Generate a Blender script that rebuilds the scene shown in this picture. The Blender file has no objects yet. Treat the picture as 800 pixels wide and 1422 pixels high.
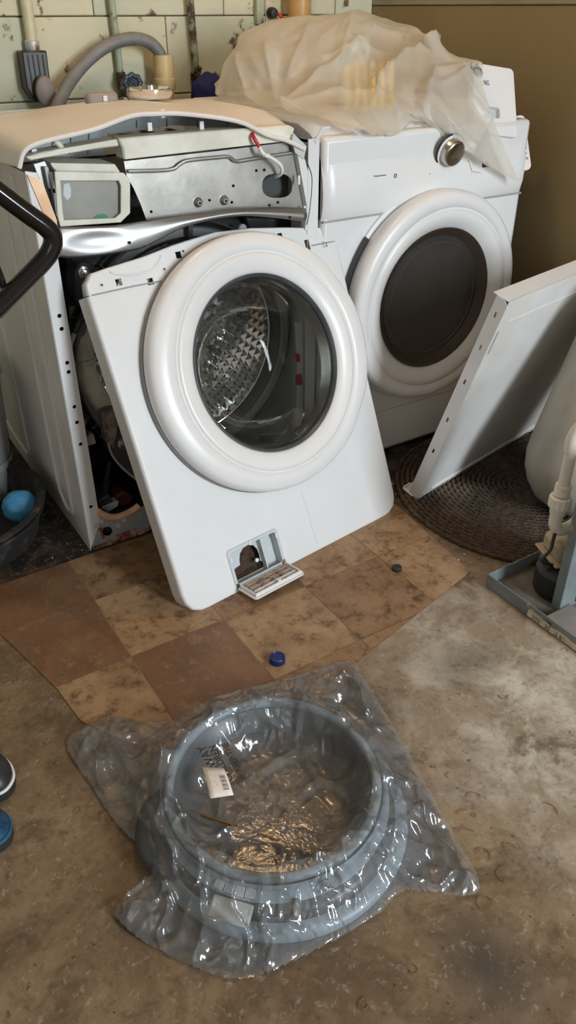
import bpy, bmesh, math, random
import numpy as np
from mathutils import Vector, Matrix, noise
random.seed(7)
R = math.radians
scn = bpy.context.scene
COL = scn.collection

# ------------------------------------------------------------------ camera, world, lights, exposure
CH, CF, PITCH, YAW = 1.15, 1074.0, R(33.1), R(32.5)
FW = Vector((math.sin(YAW)*math.cos(PITCH), math.cos(YAW)*math.cos(PITCH), -math.sin(PITCH)))
RT = Vector((math.cos(YAW), -math.sin(YAW), 0)); UP = RT.cross(FW); CAM = Vector((0, 0, CH))
cd = bpy.data.cameras.new('camera'); cam = bpy.data.objects.new('camera', cd); COL.objects.link(cam)
cam.location = CAM; cam.rotation_euler = (R(90) - PITCH, 0, -YAW)
cd.sensor_fit = 'VERTICAL'; cd.sensor_height = 24; cd.lens = 24*CF/1422; cd.clip_start = .02
scn.camera = cam
vs = scn.view_settings
vs.view_transform = 'Standard'; vs.look = 'None'; vs.gamma = 1; vs.use_curve_mapping = False; vs.exposure = 0.48
w = bpy.data.worlds.new('world'); scn.world = w; w.use_nodes = True
w.node_tree.nodes['Background'].inputs[0].default_value = (.66, .60, .52, 1)
w.node_tree.nodes['Background'].inputs[1].default_value = .30

def area(name, loc, target, sx, sy, power, color):
    l = bpy.data.lights.new(name, 'AREA'); l.shape = 'RECTANGLE'; l.size = sx; l.size_y = sy
    l.energy = power; l.color = color
    o = bpy.data.objects.new(name, l); COL.objects.link(o); o.location = loc
    o.rotation_euler = (Vector(target) - Vector(loc)).to_track_quat('-Z', 'Y').to_euler(); return o
area('daylight_doorway', (1.65, -2.3, 1.5), (.9, 1.4, .35), .6, 1.6, 86, (.86, .94, 1.0))
area('left_fill', (-1.5, -1.6, 1.7), (.9, 1.4, .4), 1.2, 1.2, 5, (.95, .97, 1.0))  # added soft fill from the left, no window there
bl = bpy.data.lights.new('ceiling_bulb', 'POINT'); bl.energy = 12; bl.color = (1, .62, .32); bl.shadow_soft_size = .06
bo = bpy.data.objects.new('ceiling_bulb', bl); COL.objects.link(bo); bo.location = (1.0, 1.75, 2.15)

# ------------------------------------------------------------------ helpers
def at(px, py, ax, val):
    """point where the sight line of photograph pixel (px,py) meets the plane axis=val"""
    d = FW + RT*((px-400)/CF) + UP*((711-py)/CF)
    return CAM + d*((val-CAM[ax])/d[ax])
X, Y, Z = 0, 1, 2
W = {}
def thing(name, label, cat, loc=(0, 0, 0), group=None, mat=None):
    o = bpy.data.objects.new(name, None); COL.objects.link(o); o.empty_display_size = .05
    m = mat if mat is not None else Matrix.Translation(loc)
    o.matrix_world = m; W[o] = m.copy()
    o['label'] = label; o['category'] = cat
    if group: o['group'] = group
    return o
def tag(o, label, cat, group=None):
    o['label'] = label; o['category'] = cat
    if group: o['group'] = group
    return o
def obj(name, bm, mat, parent=None, local=False, bevel=0, smooth=40, label=None, kind=None, org=None):
    """link a bmesh (world coordinates, or the parent's own if local) as one mesh object"""
    pm = W.get(parent, Matrix()) if parent else Matrix()
    M = Matrix.Translation(org) if (org is not None) else Matrix()
    if not local:
        bmesh.ops.transform(bm, matrix=(pm @ M).inverted(), verts=bm.verts)
    elif org is not None:
        bmesh.ops.transform(bm, matrix=M.inverted(), verts=bm.verts)
    bmesh.ops.recalc_face_normals(bm, faces=bm.faces)
    me = bpy.data.meshes.new(name); bm.to_mesh(me); bm.free()
    for p in me.polygons: p.use_smooth = True
    if smooth < 179: me.set_sharp_from_angle(angle=R(smooth))
    me.materials.append(mat)
    o = bpy.data.objects.new(name, me); COL.objects.link(o)
    if parent: o.parent = parent
    if org is not None: o.matrix_local = M
    W[o] = pm @ M
    if bevel:
        b = o.modifiers.new('bevel', 'BEVEL'); b.width = bevel; b.segments = 2; b.limit_method = 'ANGLE'; b.angle_limit = R(35)
    if label: o['label'] = label
    if kind: o['kind'] = kind
    return o
def BM(): return bmesh.new()
def box(bm, a, b, M=None):
    a = Vector(a); b = Vector(b)
    r = bmesh.ops.create_cube(bm, size=1)['verts']
    T = Matrix.Translation((a+b)/2) @ Matrix.Diagonal((abs(b.x-a.x), abs(b.y-a.y), abs(b.z-a.z), 1))
    bmesh.ops.transform(bm, matrix=(M @ T) if M else T, verts=r); return bm
def catmull(pts, n=8, closed=False):
    P = [Vector(p) for p in pts]; out = []
    N = len(P); rng = range(N if closed else N-1)
    for i in rng:
        if closed: a, b, c, d = P[i-1], P[i], P[(i+1) % N], P[(i+2) % N]
        else: a, b, c, d = P[max(i-1, 0)], P[i], P[i+1], P[min(i+2, N-1)]
        for k in range(n):
            t = k/n
            out.append(.5*((2*b)+(c-a)*t+(2*a-5*b+4*c-d)*t*t+(3*b-a-3*c+d)*t**3))
    if not closed: out.append(P[-1])
    return out
def tube(bm, pts, r, seg=12, cap=True, closed=False, rf=None):
    pts = [Vector(p) for p in pts]; n = len(pts); rings = []
    prev = None
    for i, p in enumerate(pts):
        if closed: t = (pts[(i+1) % n]-pts[i-1]).normalized()
        else: t = (pts[min(i+1, n-1)]-pts[max(i-1, 0)]).normalized()
        if prev is None:
            a = Vector((0, 0, 1)) if abs(t.z) < .9 else Vector((1, 0, 0)); nx = t.cross(a).normalized()
        else: nx = (prev - t*prev.dot(t)).normalized()
        prev = nx; ny = t.cross(nx)
        rr = rf(i/(max(n-1, 1))) if rf else r
        rings.append([bm.verts.new(p + nx*math.cos(2*math.pi*k/seg)*rr + ny*math.sin(2*math.pi*k/seg)*rr) for k in range(seg)])
    for i in range(n if closed else n-1):
        a, b = rings[i], rings[(i+1) % n]
        for k in range(seg): bm.faces.new((a[k], a[(k+1) % seg], b[(k+1) % seg], b[k]))
    if cap and not closed: bm.faces.new(rings[0][::-1]); bm.faces.new(rings[-1])
    return bm
def lathe(bm, prof, M=None, seg=48, sx=1, sy=1, closed=False, a0=0, a1=360):
    """profile (radius, height) turned about local Z"""
    M = M or Matrix(); rings = []; full = (a1-a0) >= 360; ns = seg if full else seg+1
    for r, h in prof:
        if r < 1e-6: rings.append([bm.verts.new(M @ Vector((0, 0, h)))])
        else: rings.append([bm.verts.new(M @ Vector((r*sx*math.cos(R(a0)+R(a1-a0)*k/seg), r*sy*math.sin(R(a0)+R(a1-a0)*k/seg), h))) for k in range(ns)])
    m = len(rings)
    for i in range(m if closed else m-1):
        a, b = rings[i], rings[(i+1) % m]
        for k in range(seg):
            k2 = (k+1) % ns
            if len(a) == 1 and len(b) == 1: continue
            if len(a) == 1: bm.faces.new((a[0], b[k2], b[k]))
            elif len(b) == 1: bm.faces.new((a[k], a[k2], b[0]))
            else: bm.faces.new((a[k], a[k2], b[k2], b[k]))
    return bm
def disc_holes(c, ax1, ax2, r, n=14):
    return [Vector(c)+Vector(ax1)*math.cos(2*math.pi*k/n)*r+Vector(ax2)*math.sin(2*math.pi*k/n)*r for k in range(n)]
def plate(bm, outline, holes, vec):
    """flat outline with real holes, extruded along vec"""
    es = []
    for loop in [outline]+list(holes):
        vsl = [bm.verts.new(p) for p in loop]
        for i in range(len(vsl)): es.append(bm.edges.new((vsl[i], vsl[(i+1) % len(vsl)])))
    g = bmesh.ops.triangle_fill(bm, use_beauty=True, use_dissolve=False, edges=es)
    fs = [f for f in g['geom'] if isinstance(f, bmesh.types.BMFace)]
    r = bmesh.ops.extrude_face_region(bm, geom=fs)
    nv = [v for v in r['geom'] if isinstance(v, bmesh.types.BMVert)]
    bmesh.ops.translate(bm, vec=Vector(vec), verts=nv)
    return bm
def rrect(x0, y0, x1, y1, r, n=5):
    out = []
    for cx, cy, a in ((x1-r, y1-r, 0), (x0+r, y1-r, 90), (x0+r, y0+r, 180), (x1-r, y0+r, 270)):
        for k in range(n+1):
            t = R(a+90*k/n); out.append((cx+r*math.cos(t), cy+r*math.sin(t)))
    return out
def px_plate(pts, ax, val, thick, holes=()):
    """plate on plane axis=val whose outline is given by where it shows; thickness away from the camera"""
    v = Vector((0, 0, 0)); v[ax] = thick
    bm = BM(); plate(bm, [at(x, y, ax, val) for x, y in pts], [[at(x, y, ax, val) for x, y in h] for h in holes], v); return bm
def grid(bm, P):
    """P: rows of points"""
    V = [[bm.verts.new(p) for p in row] for row in P]
    for i in range(len(V)-1):
        for j in range(len(V[0])-1): bm.faces.new((V[i][j], V[i][j+1], V[i+1][j+1], V[i+1][j]))
    return V
def solid(o, t, off=0):
    m = o.modifiers.new('solid', 'SOLIDIFY'); m.thickness = t; m.offset = off; return o
def text(name, body, size, mat, parent, M, depth=.0004, align='LEFT', label=None, bold=0):
    c = bpy.data.curves.new(name, 'FONT'); c.body = body; c.size = size; c.extrude = depth; c.offset = bold; c.align_x = align
    t = bpy.data.objects.new('tmp', c); me = bpy.data.meshes.new_from_object(t)
    bpy.data.objects.remove(t); bpy.data.curves.remove(c)
    bm = BM(); bm.from_mesh(me); bpy.data.meshes.remove(me)
    bmesh.ops.transform(bm, matrix=M, verts=bm.verts)
    return obj(name, bm, mat, parent, label=label)
def frame(o, x, y, z):
    M = Matrix.Identity(4)
    for i, v in enumerate((x, y, z)): M.col[i] = Vector(v).to_4d(); M.col[i][3] = 0
    M.col[3] = Vector(o).to_4d(); return M

# ------------------------------------------------------------------ materials
def mat(name, c, rough=.5, metal=0, c2=None, scale=8, lo=.4, hi=.6, bump=0, bscale=None, spec=.5, coat=0, c3=None, s3=3, lo3=.55, hi3=.65, stretch=None, detail=6, rnd=0, coord='Object', nr=.62):
    m = bpy.data.materials.new(name); m.use_nodes = True; nt = m.node_tree; N = nt.nodes; L = nt.links
    b = N['Principled BSDF']; b.inputs['Base Color'].default_value = (*c, 1); b.inputs['Roughness'].default_value = rough
    b.inputs['Metallic'].default_value = metal; b.inputs['Specular IOR Level'].default_value = spec; b.inputs['Coat Weight'].default_value = coat
    tc = N.new('ShaderNodeTexCoord'); src = tc.outputs[coord]
    if coord == 'World':
        pass
    if stretch:
        mp = N.new('ShaderNodeMapping'); mp.inputs['Scale'].default_value = stretch; L.new(src, mp.inputs[0]); src = mp.outputs[0]
    if rnd:
        oi = N.new('ShaderNodeObjectInfo'); va = N.new('ShaderNodeVectorMath'); va.operation = 'ADD'
        cx = N.new('ShaderNodeMath'); cx.operation = 'MULTIPLY'; cx.inputs[1].default_value = 37; L.new(oi.outputs['Random'], cx.inputs[0])
        L.new(src, va.inputs[0]); L.new(cx.outputs[0], va.inputs[1]); src = va.outputs[0]
    def nz(sc, d=detail):
        n = N.new('ShaderNodeTexNoise'); n.inputs['Scale'].default_value = sc; n.inputs['Detail'].default_value = d
        n.inputs['Roughness'].default_value = nr; L.new(src, n.inputs['Vector']); return n
    def ramp(n, a, z):
        r = N.new('ShaderNodeMapRange'); r.inputs[1].default_value = a; r.inputs[2].default_value = z; L.new(n.outputs[0], r.inputs[0]); return r
    col = None
    def mixc(f, A, B):
        mx = N.new('ShaderNodeMix'); mx.data_type = 'RGBA'; L.new(f, mx.inputs['Factor'])
        for s, v in ((mx.inputs[6], A), (mx.inputs[7], B)):
            if isinstance(v, tuple): s.default_value = (*v, 1)
            else: L.new(v, s)
        return mx.outputs[2]
    if c2 is not None: col = mixc(ramp(nz(scale), lo, hi).outputs[0], c, c2)
    if c3 is not None: col = mixc(ramp(nz(s3), lo3, hi3).outputs[0], col if col is not None else c, c3)
    if rnd and rnd < 1:
        hs = N.new('ShaderNodeHueSaturation'); mr = N.new('ShaderNodeMapRange'); mr.inputs[3].default_value = 1-rnd; mr.inputs[4].default_value = 1+rnd*.6
        L.new(oi.outputs['Random'], mr.inputs[0]); L.new(mr.outputs[0], hs.inputs['Value'])
        if col is not None: L.new(col, hs.inputs['Color'])
        else: hs.inputs['Color'].default_value = (*c, 1)
        col = hs.outputs[0]
    if col is not None: L.new(col, b.inputs['Base Color'])
    if bump:
        bp = N.new('ShaderNodeBump'); bp.inputs['Strength'].default_value = bump; bp.inputs['Distance'].default_value = .01
        L.new(nz(bscale or scale*3).outputs[0], bp.inputs['Height']); L.new(bp.outputs[0], b.inputs['Normal'])
    m['mixc'] = 0
    return m
def film(name, tint=(.9, .92, .93), haze=.10, gloss=.06, rough=.12, boost=1.0, bump=0, bscale=60, ior=1.5):
    """thin plastic: transparent + glossy reflection + a little milky scatter"""
    m = bpy.data.materials.new(name); m.use_nodes = True; nt = m.node_tree; N = nt.nodes; L = nt.links
    N.remove(N['Principled BSDF']); out = N['Material Output']
    tr = N.new('ShaderNodeBsdfTransparent'); tr.inputs[0].default_value = (*tint, 1)
    gl = N.new('ShaderNodeBsdfGlossy'); gl.inputs['Roughness'].default_value = rough
    df = N.new('ShaderNodeBsdfDiffuse'); df.inputs[0].default_value = (.85, .87, .88, 1)
    tl = N.new('ShaderNodeBsdfTranslucent'); tl.inputs[0].default_value = (.85, .87, .88, 1)
    m1 = N.new('ShaderNodeMixShader'); m1.inputs[0].default_value = .45; L.new(df.outputs[0], m1.inputs[1]); L.new(tl.outputs[0], m1.inputs[2])
    m2 = N.new('ShaderNodeMixShader'); m2.inputs[0].default_value = haze; L.new(tr.outputs[0], m2.inputs[1]); L.new(m1.outputs[0], m2.inputs[2])
    fr = N.new('ShaderNodeFresnel'); fr.inputs[0].default_value = ior
    ma = N.new('ShaderNodeMath'); ma.operation = 'MULTIPLY_ADD'; ma.inputs[1].default_value = boost; ma.inputs[2].default_value = gloss; ma.use_clamp = True
    L.new(fr.outputs[0], ma.inputs[0])
    m3 = N.new('ShaderNodeMixShader'); L.new(ma.outputs[0], m3.inputs[0]); L.new(m2.outputs[0], m3.inputs[1]); L.new(gl.outputs[0], m3.inputs[2])
    L.new(m3.outputs[0], out.inputs[0])
    if bump:
        tc = N.new('ShaderNodeTexCoord'); n = N.new('ShaderNodeTexNoise'); n.inputs['Scale'].default_value = bscale; n.inputs['Detail'].default_value = 3
        L.new(tc.outputs['Object'], n.inputs['Vector']); bp = N.new('ShaderNodeBump'); bp.inputs['Strength'].default_value = bump; bp.inputs['Distance'].default_value = .01
        L.new(n.outputs[0], bp.inputs['Height']); L.new(bp.outputs[0], gl.inputs['Normal']); L.new(bp.outputs[0], fr.inputs['Normal'])
    return m
enamel = mat('white_enamel', (.75, .76, .765), .28, c2=(.71, .715, .715), scale=2.5, coat=.3)
enamel_in = mat('white_enamel_side', (.70, .70, .69), .42, c2=(.60, .59, .57), scale=3)
plast = mat('white_plastic', (.76, .755, .75), .32, c2=(.73, .725, .72), scale=5)
pinkw = mat('warm_white_cover', (.80, .75, .72), .38, c2=(.74, .69, .66), scale=5)
cream = mat('cream_plastic', (.74, .72, .62), .45, c2=(.62, .60, .50), scale=14)
steel = mat('galvanised_steel', (.50, .49, .46), .36, .9, c2=(.38, .37, .35), scale=9, bump=.03)
steel_d = mat('dirty_galvanised_steel', (.50, .55, .57), .5, .55, c2=(.60, .61, .60), scale=22, c3=(.33, .12, .04), s3=28, lo3=.56, hi3=.62, bump=.15)
chrome = mat('polished_steel', (.92, .92, .92), .10, 1)
chromek = mat('brushed_knob', (.50, .48, .45), .22, 1)
palegrey = mat('pale_grey_plastic', (.55, .60, .62), .5, c2=(.50, .54, .55), scale=10)
paleblue = mat('pale_blue_panel', (.70, .78, .79), .5, c2=(.62, .70, .71), scale=10)
black = mat('black_plastic', (.018, .018, .02), .4, c2=(.03, .03, .032), scale=12)
dgrey = mat('dark_grey_plastic', (.075, .083, .092), .38, c2=(.05, .055, .06), scale=12)
void = mat('black_hole', (.006, .006, .006), .8)
tubc = mat('cream_hose', (.60, .56, .44), .42, c2=(.46, .42, .32), scale=16, c3=(.2, .1, .05), s3=12, lo3=.66, hi3=.72)
rubber = mat('grey_rubber', (.27, .33, .38), .38, c2=(.22, .27, .31), scale=9, spec=.5)
rubber_d = mat('dark_grey_rubber', (.08, .10, .115), .42, c2=(.11, .13, .145), scale=9)
rust = mat('rusty_steel', (.22, .06, .025), .8, c2=(.48, .35, .28), scale=45, lo=.45, hi=.6, c3=(.05, .015, .01), s3=30, bump=.4)
foam = mat('peach_foam', (.80, .52, .30), .8, c2=(.66, .42, .24), scale=40, bump=.1)
blackg = mat('gloss_black_paint', (.008, .007, .006), .12)
glass_d = mat('smoked_door_glass', (.034, .033, .032), .2, c2=(.044, .040, .036), scale=4, coat=.2)
redp = mat('red_wire', (.55, .02, .02), .4)
orangefl = mat('bulb_tinted_flange', (.62, .38, .22), .4, .3, c2=(.70, .50, .34), scale=20)  # orange imitates the bulb reflected in galvanised steel
bluecap = mat('royal_blue_plastic', (.006, .016, .12), .35)
blkcap = mat('black_rubber_cap', (.02, .02, .018), .55)
pvc = mat('white_pvc', (.80, .77, .70), .4, c2=(.70, .66, .55), scale=12, c3=(.16, .13, .10), s3=40, lo3=.66, hi3=.72)
pvcy = mat('yellowed_pvc', (.62, .50, .27), .42, c2=(.50, .36, .16), scale=14, c3=(.25, .08, .02), s3=20, lo3=.62, hi3=.7)
tankm = mat('cream_tank', (.44, .40, .33), .42, c2=(.37, .33, .27), scale=7, c3=(.22, .19, .15), s3=26, lo3=.64, hi3=.72)
traym = mat('grey_painted_steel', (.20, .235, .24), .45, c2=(.15, .175, .18), scale=9, c3=(.36, .36, .34), s3=38, lo3=.62, hi3=.68)
trayin = mat('stained_tray_bottom', (.17, .155, .14), .6, c2=(.05, .045, .04), scale=6, bump=.1)
bin_g = mat('light_grey_bin', (.36, .36, .36), .5, c2=(.30, .30, .29), scale=5)
tubblk = mat('dusty_black_rubber', (.012, .011, .010), .8, c2=(.07, .058, .048), scale=18, lo=.52, hi=.70, bump=.2)
bluebag = mat('blue_plastic_ball', (.04, .25, .50), .25, c2=(.10, .38, .62), scale=14)
ink = mat('printed_ink', (.03, .03, .03), .5)
inkg = mat('faded_print', (.30, .29, .28), .5)
paper = mat('paper_label', (.80, .72, .66), .6, c2=(.74, .66, .60), scale=12)
hose_g = mat('grey_drain_hose', (.20, .20, .20), .5, c2=(.15, .15, .15), scale=9)
greenpaint = mat('green_painted_pipe', (.40, .46, .34), .6, c2=(.28, .33, .24), scale=18, c3=(.10, .06, .03), s3=26, lo3=.56, hi3=.64, bump=.2)
mossy = mat('peeling_dark_pipe', (.30, .32, .22), .7, c2=(.05, .035, .02), scale=24, lo=.42, hi=.55, bump=.4)
creampaint = mat('cream_painted_metal', (.60, .57, .40), .5, c2=(.48, .45, .30), scale=12)
valveblue = mat('blue_valve_handle', (.03, .05, .07), .4)
tanpipe = mat('tan_pipe', (.52, .32, .12), .4, c2=(.44, .27, .10), scale=6)
bluecloth = mat('dark_blue_cloth', (.008, .015, .10), .8, bump=.2, bscale=60)
yellowc = mat('yellow_paper_bundle', (.85, .74, .32), .7, c2=(.80, .66, .26), scale=10)
rugm = mat('brown_braided_jute', (.095, .064, .042), .9, c2=(.045, .028, .018), scale=70, c3=(.20, .15, .105), s3=5, lo3=.5, hi3=.7, bump=.5, bscale=160)
debrism = mat('pale_debris', (.60, .56, .48), .8)
debrisd = mat('brown_debris', (.08, .05, .03), .9)
greenm = mat('green_detergent_residue', (.03, .22, .12), .5)
greyglass = mat('drawer_tray_plastic', (.24, .235, .21), .3, c2=(.30, .30, .27), scale=6)
film_bag = film('clear_bag_film', tint=(.98, .985, .99), haze=.16, gloss=.02, rough=.13, boost=1.0, bump=.06, bscale=160)
glass_clear = film('door_bowl_glass', tint=(.93, .95, .94), haze=.006, gloss=.0, rough=.02, boost=.4)
# milky sheet over the dryer
def sheetmat():
    m = bpy.data.materials.new('milky_plastic_sheet'); m.use_nodes = True; nt = m.node_tree; N = nt.nodes; L = nt.links
    b = N['Principled BSDF']; b.inputs['Base Color'].default_value = (.72, .69, .62, 1); b.inputs['Roughness'].default_value = .38
    tl = N.new('ShaderNodeBsdfTranslucent'); tl.inputs[0].default_value = (.75, .70, .62, 1)
    tr = N.new('ShaderNodeBsdfTransparent')
    a = N.new('ShaderNodeMixShader'); a.inputs[0].default_value = .3; L.new(b.outputs[0], a.inputs[1]); L.new(tl.outputs[0], a.inputs[2])
    c = N.new('ShaderNodeMixShader'); c.inputs[0].default_value = .30; L.new(a.outputs[0], c.inputs[1]); L.new(tr.outputs[0], c.inputs[2])
    L.new(c.outputs[0], N['Material Output'].inputs[0]); return m
sheetm = sheetmat()

def floor_material():
    m = bpy.data.materials.new('stained_concrete'); m.use_nodes = True; nt = m.node_tree; N = nt.nodes; L = nt.links
    b = N['Principled BSDF']; b.inputs['Roughness'].default_value = .62
    tc = N.new('ShaderNodeTexCoord'); src = tc.outputs['Object']
    def nz(sc, d=7, dist=0, rough=.62):
        n = N.new('ShaderNodeTexNoise'); n.inputs['Scale'].default_value = sc; n.inputs['Detail'].default_value = d; n.inputs['Roughness'].default_value = rough
        n.inputs['Distortion'].default_value = dist; L.new(src, n.inputs['Vector']); return n.outputs[0]
    def rng(v, a, z, o0=0, o1=1):
        r = N.new('ShaderNodeMapRange'); r.inputs[1].default_value = a; r.inputs[2].default_value = z; r.inputs[3].default_value = o0; r.inputs[4].default_value = o1; L.new(v, r.inputs[0]); return r.outputs[0]
    def mix(f, A, B):
        mx = N.new('ShaderNodeMix'); mx.data_type = 'RGBA'; L.new(f, mx.inputs['Factor'])
        for s, v in ((mx.inputs[6], A), (mx.inputs[7], B)):
            if isinstance(v, tuple): s.default_value = (*v, 1)
            else: L.new(v, s)
        return mx.outputs[2]
    def blob(cx, cy, rx, ry, soft=.5, wob=.45):
        """stain with a ragged rim of its own"""
        mp = N.new('ShaderNodeMapping'); mp.vector_type = 'TEXTURE'; mp.inputs['Location'].default_value = (cx, cy, 0); mp.inputs['Scale'].default_value = (rx, ry, 1); L.new(src, mp.inputs[0])
        ln = N.new('ShaderNodeVectorMath'); ln.operation = 'LENGTH'; L.new(mp.outputs[0], ln.inputs[0])
        ad = N.new('ShaderNodeMath'); ad.operation = 'MULTIPLY_ADD'; ad.inputs[1].default_value = wob*2; L.new(nz(5), ad.inputs[0]); L.new(ln.outputs['Value'], ad.inputs[2])
        return rng(ad.outputs[0], 1+wob, 1+wob-soft, 0, 1)
    c = mix(rng(nz(3.2, 12, .4, .7), .40, .60), (.14, .088, .046), (.29, .205, .12))
    c = mix(rng(nz(13, 12, .3, .7), .50, .62, 0, .75), c, (.10, .062, .034))
    pale = blob(1.02, .62, .42, .52, .7)
    pale_c = mix(rng(nz(8, 12, .5, .7), .42, .60), (.30, .24, .17), (.56, .51, .43))
    c = mix(pale, c, pale_c)
    c = mix(blob(.22, .93, .05, .13, .7), c, (.44, .38, .30))
    c = mix(rng(nz(5.1, 12, .6, .7), .55, .63, 0, .7), c, (.085, .055, .033))
    c = mix(blob(.95, .80, .12, .08, .9), c, (.19, .17, .13))
    c = mix(blob(.55, .33, .09, .10, 1.0), c, (.07, .055, .04))
    # grime left under and beside the machines
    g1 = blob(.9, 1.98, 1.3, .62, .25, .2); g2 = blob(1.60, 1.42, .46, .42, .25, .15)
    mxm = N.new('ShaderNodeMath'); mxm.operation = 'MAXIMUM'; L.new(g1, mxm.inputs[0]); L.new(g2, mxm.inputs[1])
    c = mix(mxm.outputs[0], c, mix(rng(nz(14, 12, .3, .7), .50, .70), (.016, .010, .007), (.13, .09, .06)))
    c = mix(rng(nz(34, 10, .2, .8), .52, .62, 0, .45), c, (.07, .042, .024))
    c = mix(rng(nz(52, 8, .2, .8), .56, .66, 0, .35), c, (.62, .56, .46))
    # fine specks and hairline scratches
    c = mix(rng(nz(48, 3), .66, .72, 0, .7), c, (.05, .03, .02))
    wv = N.new('ShaderNodeTexNoise'); mp = N.new('ShaderNodeMapping'); mp.inputs['Scale'].default_value = (14, 90, 1); mp.inputs['Rotation'].default_value = (0, 0, .7)
    L.new(src, mp.inputs[0]); L.new(mp.outputs[0], wv.inputs['Vector']); wv.inputs['Detail'].default_value = 2
    c = mix(rng(wv.outputs[0], .70, .74, 0, .5), c, (.22, .12, .05))
    L.new(c, b.inputs['Base Color'])
    bp = N.new('ShaderNodeBump'); bp.inputs['Strength'].default_value = .35; bp.inputs['Distance'].default_value = .006
    L.new(nz(26, 9), bp.inputs['Height']); L.new(bp.outputs[0], b.inputs['Normal'])
    return m
concrete = floor_material()
def tile_mat(name, a, b_, c, s=7):
    return mat(name, a, .42, nr=.74, c2=b_, scale=12, lo=.40, hi=.60, c3=c, s3=24, lo3=.52, hi3=.64, detail=12, rnd=1, bump=.06, bscale=12)
tile_tan = tile_mat('tan_vinyl', (.37, .235, .125), (.23, .13, .062), (.12, .062, .03))
tile_brown = tile_mat('brown_vinyl', (.21, .105, .052), (.12, .056, .027), (.25, .15, .08))
tile_mid = tile_mat('mottled_vinyl', (.29, .17, .088), (.18, .095, .046), (.085, .045, .024))
wallpaint = mat('peeling_cream_wall_paint', (.60, .58, .42), .62, c2=(.52, .52, .38), scale=3, c3=(.16, .11, .07), s3=15, lo3=.62, hi3=.66, rnd=1, bump=.25, bscale=20)
wallpaint2 = mat('peeling_greenish_wall_paint', (.57, .57, .43), .62, c2=(.47, .50, .38), scale=3, c3=(.12, .08, .05), s3=14, lo3=.60, hi3=.65, rnd=1, bump=.25, bscale=20)
tanwall = mat('dull_olive_wall_paint', (.26, .205, .10), .6, c2=(.23, .18, .09), scale=2, c3=(.10, .07, .04), s3=30, lo3=.76, hi3=.79)
tangreen = mat('greenish_ledge_paint', (.30, .29, .19), .6, c2=(.25, .24, .16), scale=4)

# ------------------------------------------------------------------ setting
bm = BM(); box(bm, (-1.6, -1.2, -.06), (1.935, 2.52, 0)); o = obj('floor', bm, concrete); o['kind'] = 'structure'
bm = BM(); box(bm, (-1.6, -1.2, 2.42), (2.0, 2.6, 2.48)); o = obj('ceiling', bm, mat('cream_ceiling', (.62, .58, .50), .8, c2=(.55, .51, .43), scale=3)); o['kind'] = 'structure'
WALLY = 2.50; RX = 1.935
bm = BM(); box(bm, (-1.6, WALLY+.012, 0), (2.10, WALLY+.10, 2.4)); wb = obj('wall_back', bm, mat('mortar', (.17, .13, .08), .9)); wb['kind'] = 'structure'
# courses of painted block, joints recessed
zs = [-.0, .315, .62, .925, 1.13, 1.44, 1.75, 2.06, 2.37]
for i in range(len(zs)-1):
    x = -1.6 + (.22 if i % 2 else 0)-.4
    while x < RX:
        x0 = max(x, -1.6); x1 = min(x+.42, RX)
        if x1-x0 > .03:
            bm = BM(); dy = random.uniform(0, .003)
            box(bm, (x0+.0012, WALLY+dy, zs[i]+.0016), (x1-.0012, WALLY+.013, zs[i+1]-.0016))
            obj('block', bm, wallpaint if (i + int(x*3)) % 3 else wallpaint2, wb, bevel=.003)
        x += .42
bm = BM(); box(bm, (RX, .2, 0), (RX+.1, 2.6, 1.155)); wr = obj('wall_right', bm, tanwall); wr['kind'] = 'structure'
bm = BM(); box(bm, (RX+.012, .2, 1.155), (RX+.1, 2.6, 2.4)); o = obj('upper_panel', bm, tangreen, wr)
bm = BM(); box(bm, (RX-.004, .2, 1.157), (RX+.03, 2.5, 1.175)); o = obj('trim_1', bm, tangreen, bevel=.003); o['kind'] = 'structure'

# vinyl sheet on the floor
vt = thing('vinyl_sheet', 'brown stone-pattern vinyl tile sheet laid on the concrete before the machines', 'floor covering', (.7, 1.25, 0))
poly = [(.0, 1.50), (.05, 1.583), (1.212, 1.60), (1.215, 1.33), (1.177, 1.023), (.765, .925), (.60, .80), (.34, .86), (.215, 1.08), (.204, 1.184), (.152, 1.415), (.05, 1.45)]
def clip(sub, x0, y0, x1, y1):
    def cut(P, f, g):
        out = []
        for i in range(len(P)):
            a, b = P[i-1], P[i]; fa, fb = f(a), f(b)
            if (fa >= 0) != (fb >= 0):
                t = fa/(fa-fb); out.append((a[0]+(b[0]-a[0])*t, a[1]+(b[1]-a[1])*t))
            if fb >= 0: out.append(b)
        return out
    for f in (lambda p: p[0]-x0, lambda p: x1-p[0], lambda p: p[1]-y0, lambda p: y1-p[1]):
        sub = cut(sub, f, None)
        if len(sub) < 3: return []
    return sub
kinds = {}
tp = [[tile_brown, tile_brown, tile_mid, tile_tan, tile_tan, tile_mid], [tile_brown, tile_brown, tile_tan, tile_mid, tile_tan, tile_tan],
      [tile_mid, tile_tan, tile_brown, tile_tan, tile_mid, tile_tan], [tile_mid]*6]
xs = [-.07, .147, .366, .586, .806, 1.026, 1.25]; ys = [1.63, 1.41, 1.191, .972, .752]
for j in range(4):
    for i in range(6):
        c = clip(poly, xs[i]+.0012, ys[j+1]+.0012, xs[i+1]-.0012, ys[j]-.0012)
        if len(c) > 2:
            bm = BM(); f = bm.faces.new([bm.verts.new((x, y, .0006)) for x, y in c])
            r = bmesh.ops.extrude_face_region(bm, geom=[f]); bmesh.ops.translate(bm, vec=(0, 0, .0022), verts=[v for v in r['geom'] if isinstance(v, bmesh.types.BMVert)])
            obj('tile', bm, tp[j][i], vt)
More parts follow.
